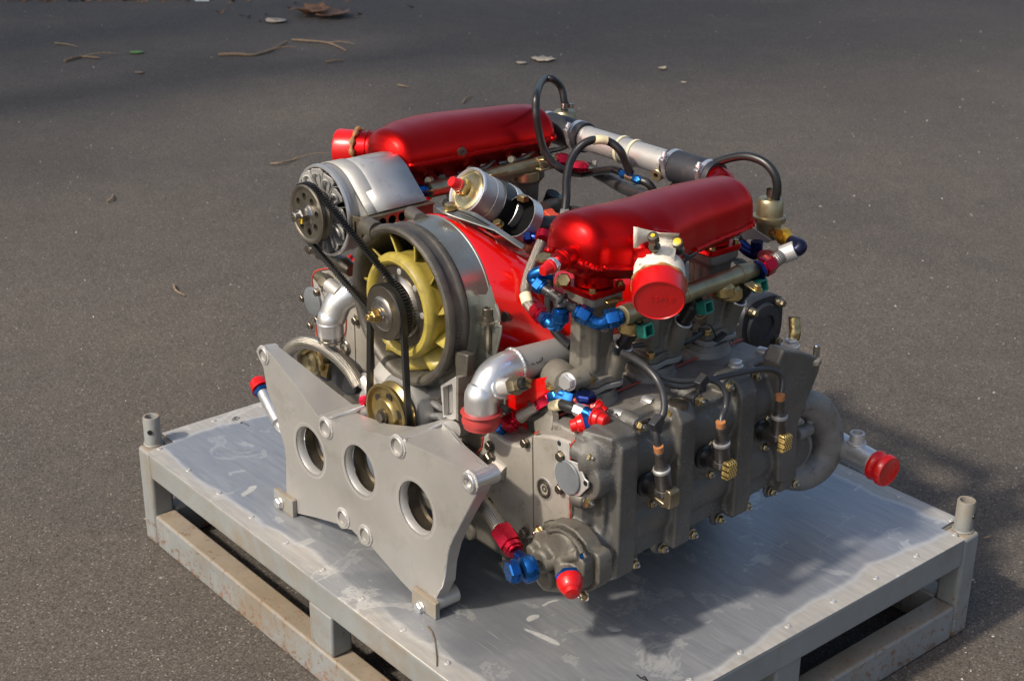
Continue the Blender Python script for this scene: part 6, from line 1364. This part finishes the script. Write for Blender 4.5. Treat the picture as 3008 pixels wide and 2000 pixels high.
tag(ob('dark_stem', g, m_bark), 'thin dark stem lying on the deck in front of the plate foot', 'twig')
def leaf(c, s, rot, label, mat, curl=.3, lobes=1):
    g = G(); n = 9; vs = []; c = V(c)
    L = []
    for i in range(n):
        t = i/(n-1); wd = math.sin(t*math.pi)**.8*.42*(1+(.35*math.sin(t*19) if lobes > 1 else 0)); L.append((t-.5, wd))
    for (t, wd) in L:
        z = curl*(t*t)*s
        for k, sgn in enumerate((-1, 0, 1)):
            x = t*s; y = sgn*wd*s; zz = z+abs(sgn)*curl*.35*s*wd
            vs.append(c+V((x*math.cos(rot)-y*math.sin(rot), x*math.sin(rot)+y*math.cos(rot), zz+.004)))
    g.add(vs, [[i*3+k, i*3+k+1, (i+1)*3+k+1, (i+1)*3+k] for i in range(n-1) for k in range(2)])
    o = ob('leaf', g, mat, solid=.0008, fixn=False); tag(o, label, 'leaf'); return o
leaf(A('h', 1530, 78, z=0), .24, .5, 'large curled brown dead leaf near the top edge', m_deadleaf, .55, 2)
leaf(A('h', 1440, 72, z=0), .22, 1.9, 'crumpled dead leaf leaning against the large brown one', m_deadleaf, .9, 2)
leaf(A('h', 1275, 103, z=0), .13, .3, 'small tan leaf left of the crumpled dead leaves', m_paleleaf, .3)
leaf(A('h', 632, 247, z=0), .075, .8, 'small green leaf on the asphalt at upper left', M('fresh_leaf', (.12, .26, .03), 0, .5), .2)
leaf(A('i', 150, 278, z=0), .12, .65, 'pale dry leaf above the looped hose, the longer one', m_paleleaf, .25, 2)
leaf(A('i', 50, 295, z=0), .055, .4, 'pale dry leaf scrap just left of the longer pale leaf', m_paleleaf, .4)
leaf(A('i', 695, 324, z=0), .045, 1.4, 'tiny standing tan leaf in the upper middle', m_paleleaf, 1.2)
leaf(A('i', 795, 383, z=0), .03, .2, 'tiny flat tan flake below the standing tan leaf', m_paleleaf, .2)
leaf(A('h', 645, 340, z=0), .05, .2, 'faint tan leaf below the green leaf', m_twig, .2)
g = G(); P = [A('h', 880, -14, z=.003), A('h', 905, 8, z=.003), A('h', 965, 8, z=.003), A('h', 975, -14, z=.003)]; prism(g, P, (0, 0, .004)); tag(ob('paper_scrap', g, m_white), 'flat white paper scrap cut by the top edge', 'paper')
# grit and leaf crumbs
g = G(); rnd = random.Random(3)
for i in range(900):
    u, v = rnd.uniform(0, 3008), rnd.uniform(0, 2000); v = v**1.0
    p = A('D', u*.78391, v*.78391, z=0); d = (p-CAM).length; s = rnd.uniform(.0012, .0026)*(1+d*.22)
    q = [p+V((rnd.uniform(-1, 1), rnd.uniform(-1, 1), 0))*s for _ in range(3)]; top = p+V((0, 0, s*.9))
    g.add([*q, top], [[0, 1, 3], [1, 2, 3], [2, 0, 3]])
ob('grit', g, M('pale_grit', (.36, .33, .29), 0, .8, (.22, .19, .16), 2), kind='stuff')
g = G()
for i in range(230):       # leaf litter line along the top edge of the lot
    u = rnd.uniform(0, 900) if i < 120 else rnd.uniform(1000, 1900); v = rnd.gauss(2, 5) if i < 120 else rnd.gauss(60, 26)
    p = A('h', u, max(v, -30), z=0); s = rnd.uniform(.010, .030); a = rnd.uniform(0, 6.28)
    e1 = V((math.cos(a), math.sin(a), rnd.uniform(0, .5)))*s; e2 = V((-math.sin(a), math.cos(a), rnd.uniform(0, .4)))*s*.4
    if i >= 120 and rnd.random() < .72: continue
    g.add([p-e1+V((0, 0, .004)), p+e2+V((0, 0, .006)), p+e1+V((0, 0, .01)), p-e2+V((0, 0, .004))], [[0, 1, 2, 3]])
ob('leaf_litter', g, m_deadleaf, kind='stuff', fixn=False)

# ================================================================== trees beyond the left edge whose shade falls on the far asphalt
def tree(x, y, h, cr, label, seed, nl=5200):
    r = random.Random(seed); t = empty('tree', (x, y, 0), label, 'tree', 'trees beside the lot'); bpy.context.view_layer.update()
    g = G(); tube(g, [V((x, y, -.05)), V((x+.1, y, h*.3)), V((x-.05, y+.1, h*.6)), V((x, y, h*.92))], [.22, .17, .11, .03], 12, 4)
    tips = []
    for i in range(16):
        a = r.uniform(0, 6.28); z0 = h*r.uniform(.35, .8); L = cr*r.uniform(.6, 1.0); p0 = V((x, y, z0)); p1 = p0+V((math.cos(a)*L*.5, math.sin(a)*L*.5, L*.25)); p2 = p0+V((math.cos(a)*L, math.sin(a)*L, L*.45))
        tube(g, [p0, p1, p2], [.07, .045, .015], 8, 3); tips += [p1, p2, p1.lerp(p2, .5)]
    ob('trunk', g, m_bark, t)
    g = G()
    for i in range(nl):
        c = r.choice(tips); p = c+V((r.gauss(0, 1), r.gauss(0, 1), r.gauss(0, .7)))*cr*.19; s = r.uniform(.05, .11)
        e1 = V((r.uniform(-1, 1), r.uniform(-1, 1), r.uniform(-.6, .6))).normalized()*s; e2 = e1.cross(V((r.uniform(-1, 1), r.uniform(-1, 1), r.uniform(-1, 1)))).normalized()*s*.5
        g.add([p-e1, p+e2, p+e1, p-e2], [[0, 1, 2, 3]])
    ob('crown', g, m_leaf, t, fixn=False, kind='stuff')
# (x, y, height, crown radius): their crowns shade the far part of the lot
TREES = [(-6.4, -3.2, 9.5, 3.0, 'leafy tree standing off the left edge of the lot, nearest the camera', 1), (-9.2, -.4, 10.5, 3.2, 'leafy tree off the left edge, farther along', 2), (-5.7, -4.9, 16.5, 3.4, 'tallest of the leafy trees off the left edge', 4),
         (-8.6, -7.2, 16.5, 3.6, 'tall leafy tree behind the others off the left edge', 9), (-4.4, -4.2, 18.5, 3.0, 'slender tall leafy tree off the left edge, closest to the pallet', 12)]
for a in TREES: tree(*a)
